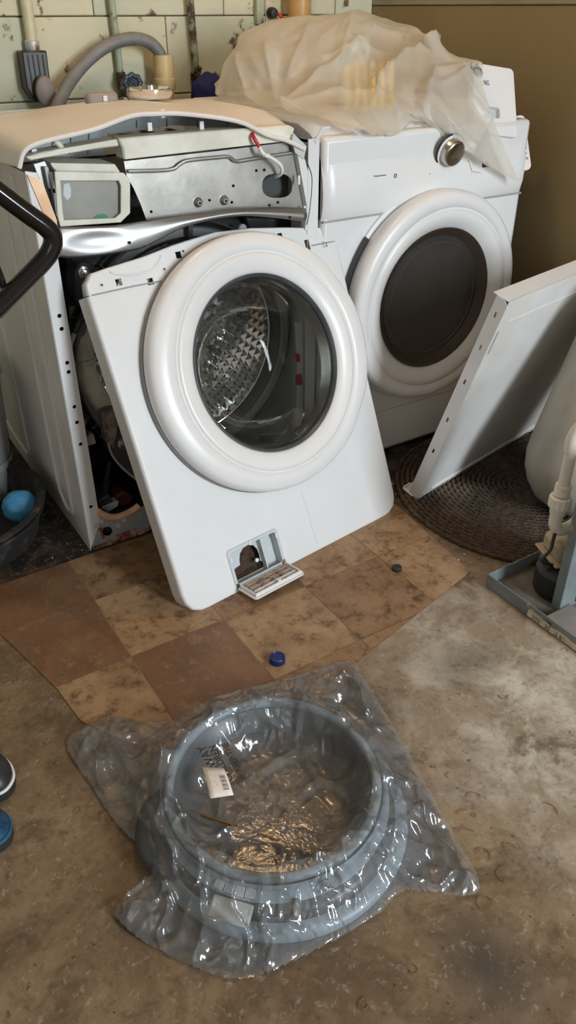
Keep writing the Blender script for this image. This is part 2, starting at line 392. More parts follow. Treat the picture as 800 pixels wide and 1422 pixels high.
bm = BM(); f = bm.faces.new([bm.verts.new((x, y, .0002)) for x, y in poly]); bmesh.ops.triangulate(bm, faces=[f])
fs = list(bm.faces); r = bmesh.ops.extrude_face_region(bm, geom=fs); bmesh.ops.translate(bm, vec=(0, 0, .0019), verts=[v for v in r['geom'] if isinstance(v, bmesh.types.BMVert)])
obj('backing', bm, mat('grout_print', (.30, .20, .12), .6, c2=(.14, .085, .05), scale=9), vt)

# ------------------------------------------------------------------ washing machine
WX0, WX1, FY, BY, WZ = .43, 1.108, 1.605, 2.33, .925
wm = thing('washing_machine', 'opened white front-load washing machine with its front panel off and metal frame and hoses showing', 'washing machine', (.77, 1.95, 0))
bm = BM()
box(bm, (WX0, FY, .0), (WX0+.003, BY, .885)); obj('side_panel', bm, enamel_in, wm, bevel=.001)
# front flange with its bolt holes
hol = [(81, 439), (85, 457), (93, 504), (94, 517), (103.5, 565), (106, 587), (112, 617), (126, 704)]
holes = []
for hx, hy in hol:
    p = at(hx, hy, Y, FY); holes.append(disc_holes((WX0+.02, FY, p.z), (1, 0, 0), (0, 0, 1), .0048))
bm = BM(); plate(bm, [Vector((WX0, FY, 0)), Vector((WX0+.036, FY, .075)), Vector((WX0+.036, FY, .80)), Vector((WX0+.022, FY, .885)), Vector((WX0, FY, .89))], holes, (0, .003, 0))
fl = obj('front_flange', bm, enamel, wm, label='white front flange with round black bolt holes')
bm = BM(); box(bm, (WX0+.004, FY+.012, .0), (WX0+.034, FY+.016, .86)); obj('inner_flange', bm, void, wm)
# pressed ribs of the side
for (ya, yb, zb, rr) in ((2.07, 2.30, .05, .04), (1.70, 1.80, .05, .05)):
    P = [(WX0-.0005, ya, .87), (WX0-.0005, ya, .6), (WX0-.0005, ya, zb+.06), (WX0-.0005, ya+.012, zb+.015), (WX0-.0005, ya+.04, zb), (WX0-.0005, yb-.02, zb+.02), (WX0-.0005, yb, zb+.09), (WX0-.0005, yb, .6), (WX0-.0005, yb, .87)]
    bm = BM(); tube(bm, catmull(P, 6), .0055, 8); obj('pressed_rib', bm, enamel, wm)
bm = BM(); box(bm, (WX1-.003, FY+.01, .0), (WX1, BY, .885)); obj('side_panel', bm, enamel_in, wm)
bm = BM(); box(bm, (WX1-.03, FY, .0), (WX1, FY+.003, .90)); obj('front_flange', bm, enamel, wm)
bm = BM(); box(bm, (WX0, BY-.004, .0), (WX1, BY, .80)); obj('back_panel', bm, dgrey, wm)
bm = BM(); box(bm, (WX0, BY-.03, .80), (WX1, BY-.022, .925))
for k in range(7): box(bm, (WX0+.05+k*.09, BY-.034, .80), (WX0+.053+k*.09, BY-.03, .925))
obj('rear_rail', bm, paleblue, wm, label='pale blue ribbed rear rail under the lifted top')
for pts, yy in (([(42, 196), (96, 184), (150, 176), (147, 216), (44, 218)], 1.80), ([(148, 174), (190, 163), (240, 160), (330, 168), (400, 192), (400, 199), (330, 178), (240, 174), (150, 186)], 1.84)):
    bm = px_plate(pts, Y, yy, .003); ip = obj('inner_panel', bm, paleblue, wm, label='pale blue ribbed inner panel under the lifted top')
    for k in range(3 if yy < 1.82 else 5):
        if yy < 1.82: p, q = at(74+k*25, 191-k*4, Y, yy-.002), at(72+k*25, 214, Y, yy-.002)
        else: p, q = at(190+k*42, 165+abs(k-1)*2, Y, yy-.002), at(190+k*42, 176+abs(k-1)*1.5, Y, yy-.002)
        bm = BM(); tube(bm, [p, q], .0012, 6); obj('seam', bm, mat('seam_blue_grey', (.22, .27, .28), .5) if k == 0 and yy < 1.82 else bpy.data.materials['seam_blue_grey'], ip)
bm = BM(); box(bm, (WX0+.003, FY+.02, .02), (WX1-.003, BY-.01, .03)); obj('base_pan', bm, black, wm)
# top flange of the side, the bulb's warm reflection put into its colour
bm = BM(); P = [Vector((.434, 1.63, .872)), Vector((.462, 1.63, .872)), Vector((.500, 1.60, .765)), Vector((.474, 1.60, .765))]
bm = px_plate([(38, 243), (58, 250), (79, 306), (80, 322), (72, 322), (58, 290)], Y, 1.602, .003); obj('corner_flange', bm, orangefl, wm, label='galvanised corner flange, bulb reflection in its colour')
# lifted top cover: front rim arched, back rim further in
fr = [(26, 232, 1.60), (34, 208, 1.60), (60, 195, 1.60), (130, 178, 1.60), (180, 160, 1.60), (215, 156.5, 1.60), (260, 157, 1.60), (330, 167, 1.60), (370, 186, 1.60), (398, 194, 1.60), (423, 206, 1.60)]
bk = [(-70, 190, 2.20), (-40, 166, 2.2), (0, 160, 2.2), (75, 154, 2.2), (120, 145, 2.2), (170, 138, 2.2), (230, 137, 2.20), (300, 139, 2.2), (350, 144, 2.2), (380, 150, 2.2), (392, 158, 2.2)]
F = catmull([at(a, b, Y, c) for a, b, c in fr], 6)
K = [at(a, b, Y, c) for a, b, c in bk]
K[0] = Vector((WX0-.008, 2.2, .83)); K[1] = Vector((WX0, 2.2, .90)); K[2] = Vector((WX0+.03, 2.2, .925)); K[3] = Vector((.60, 2.2, .932))
K[4] = Vector((.70, 2.2, .940)); K[5] = Vector((.80, 2.2, .945)); K[6] = Vector((.88, 2.2, .944)); K[7] = Vector((.97, 2.2, .938)); K[8] = Vector((1.04, 2.2, .938)); K[9] = Vector((1.085, 2.2, .938)); K[10] = Vector((1.112, 2.2, .932))
K = catmull(K, 6)
rows = []
for j in range(15):
    t = (j/14)**1.6; e_ = 1-(1-t)**5; rows.append([Vector((f.x+(k.x-f.x)*(t if k.x < 1.0 else min(1, t*2.5)), f.y+(k.y-f.y)*t, f.z+(max(k.z, f.z)-f.z)*e_+(k.z-max(k.z, f.z))*t+.006*math.sin(math.pi*t))) for f, k in zip(F, K)])
bm = BM(); grid(bm, rows)
tc_ = obj('top_cover', bm, pinkw, wm, smooth=180); solid(tc_, .006, -1)
bm = BM(); tube(bm, [p + Vector((0, -.001, -.002)) for p in F], .0045, 8); obj('cover_rim', bm, pinkw, tc_, label='rolled front edge of the cover')
for (a, b) in ((226, 158), (48, 213), (208, 176), (280, 174)):
    p = at(a, b, Y, 1.64); bm = BM(); box(bm, p-Vector((.005, .002, .008)), p+Vector((.005, .002, .008))); obj('clip', bm, plast, tc_, bevel=.001)
# cover's bent corner at the right, hanging down
bm = px_plate([(408, 186), (426, 203), (422, 221), (410, 212), (406, 195)], Y, 1.603, .004); obj('corner_tab', bm, palegrey, tc_)
# cream cross rail: two thicknesses
bm = px_plate([(36, 218), (60, 211), (163, 193), (166, 203), (120, 209), (42, 223)], Y, 1.612, .05); obj('cross_rail', bm, cream, wm, bevel=.003, label='thin cream end of the cross rail')
bm = px_plate([(164, 192), (260, 184), (402, 174), (410, 178), (406, 190), (402, 196), (172, 222), (170, 206)], Y, 1.612, .045); obj('cross_rail', bm, cream, wm, bevel=.004, label='deep cream cross rail')
# sheet steel bracket with oval hole
def oval(cx, cy, rx, ry, n=22, rot=0, pw=2.6):
    out = []
    for k in range(n):
        t = 2*math.pi*k/n; c, s = math.cos(t), math.sin(t)
        x = rx*math.copysign(abs(c)**(2/pw), c); y = ry*math.copysign(abs(s)**(2/pw), s)
        out.append((cx+x*math.cos(rot)-y*math.sin(rot), cy+x*math.sin(rot)+y*math.cos(rot)))
    return out
small = [(210, 294), (291, 278), (322, 281), (324, 258), (356, 237), (367, 236), (374, 285), (386, 281), (421, 264)]
bm = px_plate([(172, 224), (300, 210), (404, 197), (412, 206), (424, 240), (431, 288), (424, 291), (390, 290), (330, 291), (290, 296), (250, 300), (204, 307), (196, 285), (186, 262), (176, 244)], Y, 1.622, .003,
              [oval(385, 258, 21, 17)]+[oval(a, b, 2.2, 2.2, 8, 0, 2) for a, b in small])
obj('steel_bracket', bm, steel, wm, label='galvanised sheet steel bracket with an oval hole')
bm = BM(); c = at(385, 258, Y, 1.63); box(bm, c-Vector((.05, -.03, .05)), c+Vector((.05, .034, .05))); obj('inner_box', bm, dgrey, wm)
rail = [at(a, b, Y, 1.616) for a, b in ((178, 238), (235, 236), (250, 228), (262, 223), (300, 219), (318, 218), (328, 224), (345, 222), (408, 212))]
bm = BM(); tube(bm, catmull(rail, 5), .004, 8); obj('pressed_ridge', bm, steel, wm)
for a, b in ((275, 281), (311, 278)):
    bm = BM(); p = at(a, b, Y, 1.622); lathe(bm, [(.011, 0), (.009, .006), (.005, .010), (.0, .010)], Matrix.Translation(p) @ Matrix.Rotation(R(90), 4, 'X'), 18)
    ob = obj('mounting_boss', bm, steel, wm)
    bm = BM(); lathe(bm, [(.0035, .0102), (.0, .0104)], Matrix.Translation(p) @ Matrix.Rotation(R(90), 4, 'X'), 10); obj('screw_hole', bm, void, ob)
# detergent drawer housing
bx = [(76, 238), (172, 240), (181, 250), (181, 296), (168, 309), (84, 315), (80, 300)]
inn = [(84, 251), (165, 251), (168, 258), (168, 296), (160, 303), (89, 306), (87, 290)]
bm = px_plate(bx, Y, 1.600, .006, [inn]); dh = obj('detergent_housing', bm, cream, wm, bevel=.0015, label='pale detergent drawer frame')
bm = px_plate([(83, 250), (169, 250), (172, 258), (172, 298), (163, 305), (87, 308), (85, 290)], Y, 1.611, .003); obj('drawer_tray', bm, greyglass, dh, label='translucent grey drawer tray')
bm = px_plate([(89, 256), (96, 254), (99, 264), (98, 274), (93, 278), (88, 270)], Y, 1.6105, .001); obj('water_drop', bm, palegrey, dh)
bm = px_plate([(130, 302), (136, 298), (145, 297), (151, 301), (148, 304), (133, 305)], Y, 1.6095, .0015); obj('residue', bm, greenm, dh, label='green detergent residue')
bm = px_plate([(70, 226), (160, 228), (164, 234), (168, 241), (80, 240), (74, 234)], Y, 1.63, .08); obj('housing_top', bm, cream, dh, bevel=.003)
for k, (a, b, c2, d2) in enumerate(((62, 232, 68, 262), (68, 240, 74, 268), (72, 262, 78, 300))):
    bm = px_plate([(a, b), (a+5, b), (c2+3, d2), (c2, d2)], Y, 1.625, .05); obj('housing_side', bm, palegrey, dh)
bm = px_plate([(47, 228), (62, 224), (66, 232), (60, 240), (78, 300), (76, 306), (60, 262)], Y, 1.64, .02); obj('support_leg', bm, steel, wm)
# curved steel support bar with a pressed bowl
top = [(76, 324), (82, 316), (110, 315), (160, 313), (200, 307), (250, 300), (290, 295.5), (330, 290), (390, 289), (424, 290)]
bot = [(78, 356), (100, 358), (130, 356), (165, 351), (200, 343), (240, 322), (262, 313), (300, 303), (345, 299), (392, 303), (424, 307)]
bar = [at(a, b, Y, 1.598) for a, b in top]; barb = [at(a, b, Y, 1.590) for a, b in bot]
def resample(P, n):
    P = catmull(P, 10); L = [0]
    for i in range(1, len(P)): L.append(L[-1]+(P[i]-P[i-1]).length)
    out = []; j = 0
    for k in range(n):
        s = L[-1]*k/(n-1)
        while j < len(P)-2 and L[j+1] < s: j += 1
        t = (s-L[j])/max(L[j+1]-L[j], 1e-9); out.append(P[j].lerp(P[j+1], min(max(t, 0), 1)))
    return out
A = resample(bar, 60); B = resample(barb, 60)
rows = []
for j in range(13):
    t = j/12; row = []
    for i in range(60):
        p = A[i].lerp(B[i], t); s = i/59
        p = p + Vector((0, -.006*math.sin(math.pi*t), 0))
        dd = ((s-.15)/.13)**2 + ((t-.48)/.40)**2
        if dd < 1: p = p + Vector((0, .008*(1-dd)**1.5, 0))
        row.append(p)
    rows.append(row)
bm = BM(); grid(bm, rows); sb_ = obj('support_bar', bm, mat('satin_steel', (.34, .34, .335), .40, .95), wm, smooth=180, label='bright curved steel support bar'); solid(sb_, .002, 1)
for (a, b) in ((180, 337), (403, 302)):
    bm = BM(); p = at(a, b, Y, 1.583); lathe(bm, [(.0035, 0), (0, .0003)], Matrix.Translation(p) @ Matrix.Rotation(R(90), 4, 'X'), 10); obj('screw_hole', bm, void, sb_)
# white right post
bm = px_plate([(410, 196), (418, 196), (433, 262), (434, 320), (424, 320), (426, 285)], Y, 1.606, .02); obj('corner_post', bm, enamel, wm)
for (a, b) in ((415, 250), (423, 292)):
    bm = BM(); p = at(a, b, Y, 1.603); box(bm, p-Vector((.003, .002, .010)), p+Vector((.003, .002, .010))); obj('clip', bm, plast, wm, bevel=.001)
# tub, drum and gasket seat
TC = Vector((.780, 0, .435))
def ym(y, cx=TC.x, cz=TC.z): return Matrix.Translation((cx, y, cz)) @ Matrix.Rotation(R(90), 4, 'X')    # local +Z = toward the room
bm = BM(); lathe(bm, [(.285, -.42), (.300, -.06), (.306, -.03), (.302, 0), (.292, .012), (.268, .012), (.258, .0), (.256, -.03)], ym(1.70), 96)
tub = obj('tub', bm, black, wm, smooth=50)
bm = BM(); lathe(bm, [(.294, .010), (.291, .020), (.274, .021), (.271, .010)], ym(1.70), 96); obj('seal_band', bm, mat('grey_seal', (.16, .17, .175), .4), tub)
for k in range(22):
    a = R(130+k*6.0); c, s = math.cos(a), math.sin(a)
    bm = BM(); M = Matrix.Translation((TC.x+c*.300, 1.688, TC.z+s*.300)) @ Matrix.Rotation(-a, 4, 'Y')
    box(bm, (-.012, -.006, -.0015), (.012, .006, .0015), M); obj('rib', bm, dgrey, tub)
bm = BM(); lathe(bm, [(.306, -.002), (.309, .004), (.305, .010)], ym(1.70), 96); obj('clamp_ring', bm, dgrey, tub)
# drum wall of embossed pyramids
bm = BM(); nA, nD = 60, 11; V = []
for j in range(nD+1):
    rr = .250 if j == 0 else .258; y = 1.715+.030*j
    V.append([bm.verts.new((TC.x+rr*math.cos(2*math.pi*k/nA), y, TC.z+rr*math.sin(2*math.pi*k/nA))) for k in range(nA)])
fs = []
for j in range(nD):
    for k in range(nA): fs.append(bm.faces.new((V[j][k], V[j][(k+1) % nA], V[j+1][(k+1) % nA], V[j+1][k])))
for f in fs:
    c = f.calc_center_median(); n = Vector((TC.x-c.x, 0, TC.z-c.z)).normalized()
    r = bmesh.ops.poke(bm, faces=[f]); r['verts'][0].co = c+n*.013
drum = obj('drum', bm, chrome, wm, smooth=5, label='polished steel drum wall embossed with pyramids')
bm = BM(); V = []
for j in range(11):
    rr = .258*j/10+.001; V.append([bm.verts.new((TC.x+rr*math.cos(2*math.pi*k/40), 2.045, TC.z+rr*math.sin(2*math.pi*k/40))) for k in range(40)])
fs = [bm.faces.new((V[j][k], V[j][(k+1) % 40], V[j+1][(k+1) % 40], V[j+1][k])) for j in range(10) for k in range(40)]
for f in fs[40:]:
    c = f.calc_center_median(); r = bmesh.ops.poke(bm, faces=[f]); r['verts'][0].co = c+Vector((0, -.009, 0))
obj('drum_back', bm, chrome, drum, smooth=5)
bm = BM(); tube(bm, [(TC.x+.250*math.cos(2*math.pi*k/96), 1.712, TC.z+.250*math.sin(2*math.pi*k/96)) for k in range(96)], .0028, 8, closed=True); obj('drum_rim', bm, chrome, drum)
for q in (40, 160, 280):
    a = R(q); M = Matrix.Translation((TC.x, 0, TC.z)) @ Matrix.Rotation(-a, 4, 'Y')
    bm = BM(); box(bm, (.200, 1.75, -.032), (.256, 2.03, .032), M); bf = obj('baffle', bm, dgrey, drum, bevel=.012)
    for k in range(4):
        bm = BM(); y = 1.78+k*.06
        tube(bm, [M @ Vector((.199, y, -.026)), M @ Vector((.199, y+.02, 0)), M @ Vector((.199, y, .026))], .002, 6); obj('chevron', bm, mat('mid_grey', (.16, .17, .18), .4) if k == 0 and q == 40 else dgrey, bf)
# counterweights, bolts, damper, hoses
def bolt(px, py, y, r, par, m):
    p = at(px, py, Y, y); M = Matrix.Translation(p) @ Matrix.Rotation(R(90), 4, 'X')
    bm = BM(); lathe(bm, [(r, 0), (r, .004), (r*.62, .006), (r*.62, .009), (0, .009)], M, 20); b_ = obj('bolt', bm, m, par)
    bm = BM(); lathe(bm, [(r*.5, .009), (r*.45, .015), (0, .016)], M, 6); obj('bolt_head', bm, m, b_)
bm = px_plate([(150, 568), (186, 566), (214, 640), (220, 690), (196, 672), (168, 652), (152, 625), (148, 600)], Y, 1.650, .05); cw = obj('counterweight', bm, dgrey, wm, bevel=.006)
bolt(171, 615, 1.650, .016, cw, chromek)
bm = BM(); tube(bm, catmull([at(a, b, Y, 1.648) for a, b in ((148, 605), (156, 632), (176, 655), (206, 678))], 5), .003, 8); obj('edge_ridge', bm, steel_d, cw)
bm = px_plate([(103, 378), (110, 364), (122, 362), (135, 372), (140, 395), (136, 436), (120, 438), (104, 420), (102, 392)], Y, 1.650, .05); cw2 = obj('counterweight', bm, black, wm, bevel=.006)
bolt(116, 378, 1.650, .013, cw2, chromek)
bm = px_plate([(140, 572), (152, 566), (168, 568), (162, 600), (158, 622), (146, 612)], Y, 1.640, .02); obj('label_plate', bm, mat('worn_label', (.30, .25, .20), .5, c2=(.10, .08, .07), scale=40), wm)
bm = BM(); tube(bm, catmull([at(a, b, Y, c) for a, b, c in ((108, 425, 1.72), (114, 470, 1.70), (120, 520, 1.69), (140, 556, 1.68), (170, 590, 1.67))], 8), .024, 16, rf=lambda t: .020+.006*math.sin(t*3)); ho = obj('cream_hose', bm, tubc, wm)
bm = BM(); p = at(117, 500, Y, 1.69); tube(bm, [p+Vector((0, 0, .006)), p-Vector((0, 0, .006))], .027, 18); obj('hose_clamp', bm, steel_d, ho)
bm = BM(); tube(bm, catmull([at(a, b, Y, c) for a, b, c in ((128, 432, 1.66), (112, 446, 1.65), (103, 462, 1.65))], 6), .009, 12); obj('rubber_hose', bm, black, wm)
bm = BM(); tube(bm, catmull([at(a, b, Y, c) for a, b, c in ((103, 462, 1.65), (98, 478, 1.65), (97, 486, 1.66))], 4), .006, 12); obj('grey_hose', bm, palegrey, wm)
bm = BM(); a, b = at(152, 640, Y, 1.67), at(144, 690, Y, 1.69); tube(bm, [a, a.lerp(b, .55)], .007, 12); tube(bm, [a.lerp(b, .5), b], .011, 14); obj('damper', bm, black, wm)
bm = px_plate([(105, 560), (122, 566), (127, 580), (118, 594), (104, 590)], Y, 1.70, .05); obj('pump_fitting', bm, chromek, wm, bevel=.004)
bm = px_plate([(106, 598), (122, 596), (124, 606), (108, 608)], Y, 1.685, .02); obj('connector', bm, mat('dark_red_plastic', (.28, .008, .008), .4), wm, bevel=.002, label='dark red connector')
bm = px_plate([(118, 606), (130, 602), (134, 616), (122, 620)], Y, 1.69, .02); obj('connector', bm, cream, wm, bevel=.002)
bm = px_plate([(110, 640), (150, 620), (152, 640), (112, 652)], Y, 1.80, .2); obj('motor', bm, black, wm, bevel=.01)
bm = px_plate([(136, 696), (152, 686), (160, 700), (146, 710), (138, 708)], Y, 1.66, .06); obj('drain_pump', bm, dgrey, wm, bevel=.004)
bm = px_plate([(142, 706), (165, 696), (164, 703), (150, 712)], Y, 1.652, .03); obj('pump_bracket', bm, palegrey, wm, bevel=.002)
bm = px_plate([(160, 690), (172, 682), (186, 688), (182, 702), (166, 704)], Y, 1.655, .05); obj('pump_outlet', bm, mat('dark_maroon', (.06, .012, .01), .5), wm, bevel=.005)
# big dark hose over the tub
bm = BM(); tube(bm, catmull([at(a, b, Y, c) for a, b, c in ((95, 372, 1.76), (140, 365, 1.74), (200, 352, 1.73), (235, 330, 1.73), (262, 322, 1.73), (300, 318, 1.75), (340, 318, 1.78))], 8), .030, 20); h2 = obj('dark_hose', bm, dgrey, wm)
for a, b in ((222, 340), (262, 324)):
    bm = BM(); p = at(a, b, Y, 1.73); tube(bm, [p-Vector((.006, 0, .002)), p+Vector((.006, 0, .002))], .034, 20); obj('hose_band', bm, black, h2)
bm = px_plate([(262, 310), (268, 310), (268, 340), (262, 340)], Y, 1.66, .01); obj('strut', bm, black, wm)
bm = BM(); p = at(335, 317, Y, 1.69); lathe(bm, [(.011, 0), (.011, .008), (.007, .012), (0, .012)], Matrix.Translation(p) @ Matrix.Rotation(R(90), 4, 'X'), 16); obj('cap_screw', bm, palegrey, wm)
bm = px_plate([(342, 302), (392, 303), (420, 307), (420, 322), (345, 322)], Y, 1.72, .08); obj('valve_block', bm, black, wm, bevel=.004)
for (c, pts) in ((black, ((100, 420), (108, 470), (118, 520))), (dgrey, ((215, 352), (280, 345), (330, 335)))):
    bm = BM(); tube(bm, catmull([at(a, b, Y, 1.80) for a, b in pts], 6), .022, 12); obj('inner_hose', bm, c, wm)
# rear machinery glimpsed under the top
for (q, y) in (((165, 190), (215, 200)), 2.1), (((195, 185), (235, 198)), 2.08), (((230, 182), (262, 196)), 2.12):
    bm = BM(); P = [at(q[0][0], q[0][1], Y, y), at((q[0][0]+q[1][0])/2, (q[0][1]+q[1][1])/2-4, Y, y), at(q[1][0], q[1][1], Y, y)]
    tube(bm, catmull(P, 6), .008, 10); obj('rear_hose', bm, steel_d, wm)
bm = BM(); box(bm, (.50, 1.95, .55), (1.06, 2.28, .80)); obj('rear_cover', bm, black, wm, bevel=.02)
bm = BM(); tube(bm, catmull([at(a, b, Y, 1.63) for a, b in ((76, 195), (84, 203), (87, 214))], 5), .006, 10); obj('cable_guide', bm, cream, wm)
# wiring: red sleeve, white bundle
P = [at(a, b, Y, c) for a, b, c in ((349, 182, 1.63), (352, 190, 1.60), (360, 204, 1.595))]
bm = BM(); tube(bm, catmull(P, 5), .0042, 10); obj('red_wire', bm, redp, wm, label='red insulated wire')
P = [at(a, b, Y, c) for a, b, c in ((360, 204, 1.595), (366, 214, 1.59), (378, 220, 1.59), (390, 230, 1.59), (391, 240, 1.60), (384, 245, 1.62), (379, 243, 1.645))]
bm = BM(); tube(bm, catmull(P, 6), .0042, 10); wb_ = obj('white_wire', bm, plast, wm, label='white wire bundle')
bm = BM(); p = at(370, 216, Y, 1.59); box(bm, p-Vector((.006, .006, .0035)), p+Vector((.006, .004, .0035))); obj('cable_tie', bm, plast, wb_, bevel=.001)
bm = BM(); P = [at(a, b, Y, 1.606) for a, b in ((416, 204), (428, 230), (433, 250), (430, 290), (426, 312))]; tube(bm, catmull(P, 5), .0018, 6); obj('thin_cable', bm, dgrey, wm)
# wire strip seen through the door glass
bm = px_plate([(410, 448), (420, 446), (421, 500), (419, 592), (412, 592), (414, 500)], Y, 1.64, .004); ws = obj('wiring_channel', bm, plast, wm, label='white wiring channel with red leads')
for (a, b, c, d) in ((411, 492, 415, 502), (411, 521, 418, 534)):
    bm = px_plate([(a, b), (c+1, b-1), (c+2, d), (a+1, d+1)], Y, 1.634, .004); obj('red_lead', bm, redp, ws)
# base bracket: rusted front foot rail, foam
top0 = [(129, 714), (140, 716), (160, 722), (180, 716), (194, 706), (208, 698), (209, 735), (180, 744), (150, 756), (129, 764)]
bm = px_plate(top0, Y, 1.607, .004, [oval(149.5, 738, 7, 6.5, 16, 0, 2)]); bb = obj('base_bracket', bm, steel_d, wm, label='scuffed galvanised base bracket')
bm = px_plate([(160, 744), (188, 734), (190, 748), (164, 757)], Y, 1.6035, .003); obj('rust_patch', bm, rust, bb, label='rusted through lower lip')
bm = px_plate([(130, 760), (150, 752), (166, 750), (166, 757), (150, 760), (131, 766)], Y, 1.6035, .003); obj('rust_patch', bm, rust, bb, label='rusted through lower lip')
bm = px_plate([(190, 740), (209, 730), (209, 735), (192, 745)], Y, 1.6035, .003); obj('rust_patch', bm, rust, bb)
bm = BM(); box(bm, (.46, 1.62, .03), (.75, 1.66, .06)); obj('base_rail', bm, black, wm)
for (a, b) in ((134, 730), (141, 724), (165, 730), (173, 722)):
    bm = BM(); p = at(a, b, Y, 1.605); box(bm, p-Vector((.007, .001, .007)), p+Vector((.007, .001, .007))); obj('tab', bm, palegrey, bb, bevel=.0015)
fo = [at(a, b, Y, 1.602) for a, b in ((136, 710), (147, 716), (160, 718), (174, 714), (185, 708), (193, 702))]
bm = BM(); tube(bm, catmull(fo, 6), .0085, 12); obj('foam_strip', bm, foam, wm, label='peach foam strip')
bm = BM(); tube(bm, catmull([at(205, 700, Y, 1.60), at(212, 720, Y, 1.585), at(222, 742, Y, 1.56), at(236, 756, Y, 1.55)], 6), .004, 8); obj('power_lead', bm, black, wm)
bm = BM(); tube(bm, catmull([at(208, 716, Y, 1.61), at(216, 735, Y, 1.58), at(230, 746, Y, 1.57), at(242, 750, Y, 1.56)], 6), .0035, 8); obj('power_lead', bm, black, wm)

# things on and behind the washer
gs = thing('grey_socket_plug', 'grey plug lying on the washing machine cover', 'plug', tuple(at(143, 149, Y, 2.02)))
bm = BM(); p = at(143, 149, Y, 2.05); p.z = .955
box(bm, p+Vector((-.040, -.012, -.006)), p+Vector((.040, .02, .022))); obj('body', bm, mat('warm_grey', (.30, .26, .24), .5), gs, bevel=.009)
bm = BM(); box(bm, p+Vector((-.002, -.016, .004)), p+Vector((.008, -.011, .016))); obj('tab', bm, plast, gs)
vl = thing('chrome_strainer', 'round chrome strainer resting on the back of the washing machine cover', 'strainer', tuple(at(207, 133, Y, 2.12)))
p = at(209, 136, Y, 2.15); p.z = .950
bm = BM(); lathe(bm, [(0, 0), (.052, 0), (.060, .010), (.060, .022), (.055, .024), (.050, .018), (0, .016)], Matrix.Translation(p), 36); obj('rim', bm, chrome, vl)
bm = BM(); lathe(bm, [(.022, .018), (.020, .030), (0, .032)], Matrix.Translation(p), 24); obj('centre_plug', bm, chromek, vl)

# ------------------------------------------------------------------ leaning front panel of the washer
BL = Vector((.530, 1.240, .004)); BR = Vector((1.204, 1.337, .004)); PW = .681
du = (BR-BL).normalized(); hb = Vector((-du.y, du.x, 0)); ph = R(22.5)
uu = hb*math.sin(ph)+Vector((0, 0, 1))*math.cos(ph); nn = du.cross(uu)
PM = frame(BL, du, uu, nn)
fp = thing('front_panel', 'white washing machine front panel with round glass door, leaning against the opened washer', 'front panel', mat=PM)
DC = (.362, .481)      # door centre on the panel
topc = [(PW, .728), (.672, .742), (.652, .748), (.60, .755), (.54, .765), (.436, .779), (.337, .785), (.25, .778), (.219, .775), (.144, .764), (.056, .757), (.02, .753), (.004, .738), (0, .716)]
topc = [Vector((a, b, 0)) for a, b in topc]
outl = [Vector((a, b, 0)) for a, b in [(0.0, .05), (.003, .03), (.014, .012), (.032, .003), (.05, 0)]]
outl += [Vector((a, b, 0)) for a, b in [(PW-.05, 0), (PW-.03, .003), (PW-.012, .013), (PW-.003, .03), (PW, .05)]] + topc
hole = [Vector((DC[0]+.262*math.cos(2*math.pi*k/64), DC[1]+.240*math.sin(2*math.pi*k/64), 0)) for k in range(64)]
FX0, FX1, FZ0, FZ1 = .132, .284, .004, .100
fh = [Vector((a, b, 0)) for a, b in rrect(FX0+.006, FZ0+.012, FX1-.006, FZ1-.006, .008)]
sq = []
for (a, b, sz) in ((165, 392, 0), (209, 391, 0), (248, 354, 0), (389, 328, 0), (427, 340, 1), (451, 339, 0)):
    d = FW + RT*((a-400)/CF) + UP*((711-b)/CF); t = (BL-CAM).dot(nn)/d.dot(nn); q = PM.inverted() @ (CAM+d*t)
    sq.append((q.x, q.y, .007, .007 if not sz else .012))
sqh = [[Vector((x-a, y-b, 0)), Vector((x+a, y-b, 0)), Vector((x+a, y+b, 0)), Vector((x-a, y+b, 0))] for x, y, a, b in sq]
# rounded-edge front sheet: face set back at the rim by a rolled edge
bm = BM(); plate(bm, outl, [hole, fh]+sqh, (0, 0, -.002))
pn = obj('panel_sheet', bm, enamel, fp, local=True)
# rolled side and bottom edges (quarter round then flange)
rim = [p for p in outl]
prof = [(-.0012, .0003), (.0012, -.0001), (.0038, -.0022), (.0058, -.007), (.006, -.013), (.006, -.045)]
rimc = []
for i, p in enumerate(rim):
    a = rim[i-1] if i else rim[0]; b = rim[i+1] if i < len(rim)-1 else rim[-1]
    t = (b-a).normalized(); nrm = Vector((t.y, -t.x, 0)); rimc.append((p, nrm))
def rim_strip(items):
    bm = BM(); grid(bm, [[p+nrm*o_+Vector((0, 0, h)) for o_, h in prof] for p, nrm in items]); return bm
start = Vector((0, .715, 0))
items = [(start, Vector((-1, 0, 0)))]+rimc[:10]+[(Vector((PW, .715, 0)), Vector((1, 0, 0)))]
sf = obj('side_flange', rim_strip(items), enamel, fp, local=True, smooth=180, label='rolled side and bottom edge')
tf_items = [(p, n) for p, n in rimc[10:]]
bm = BM(); grid(bm, [[p+nrm*o_+Vector((0, 0, h)) for o_, h in ((0, 0), (.003, -.002), (.005, -.007), (.005, -.022))] for p, nrm in tf_items])
solid(obj('top_flange', bm, enamel, fp, local=True, smooth=180), .0015, -1)
# seam where the brow steps back
bm = BM(); tube(bm, [(.004, .716, .0006), (.10, .7155, .0006), (.180, .713, .0006)], .0016, 6); obj('seam', bm, mat('seam_shadow_grey', (.33, .31, .30), .5), fp, local=True)
bm = BM(); tube(bm, [(.60, .716, .0006), (.678, .714, .0006)], .0016, 6); obj('seam', bm, mat('seam_grey', (.33, .31, .30), .5), fp, local=True)
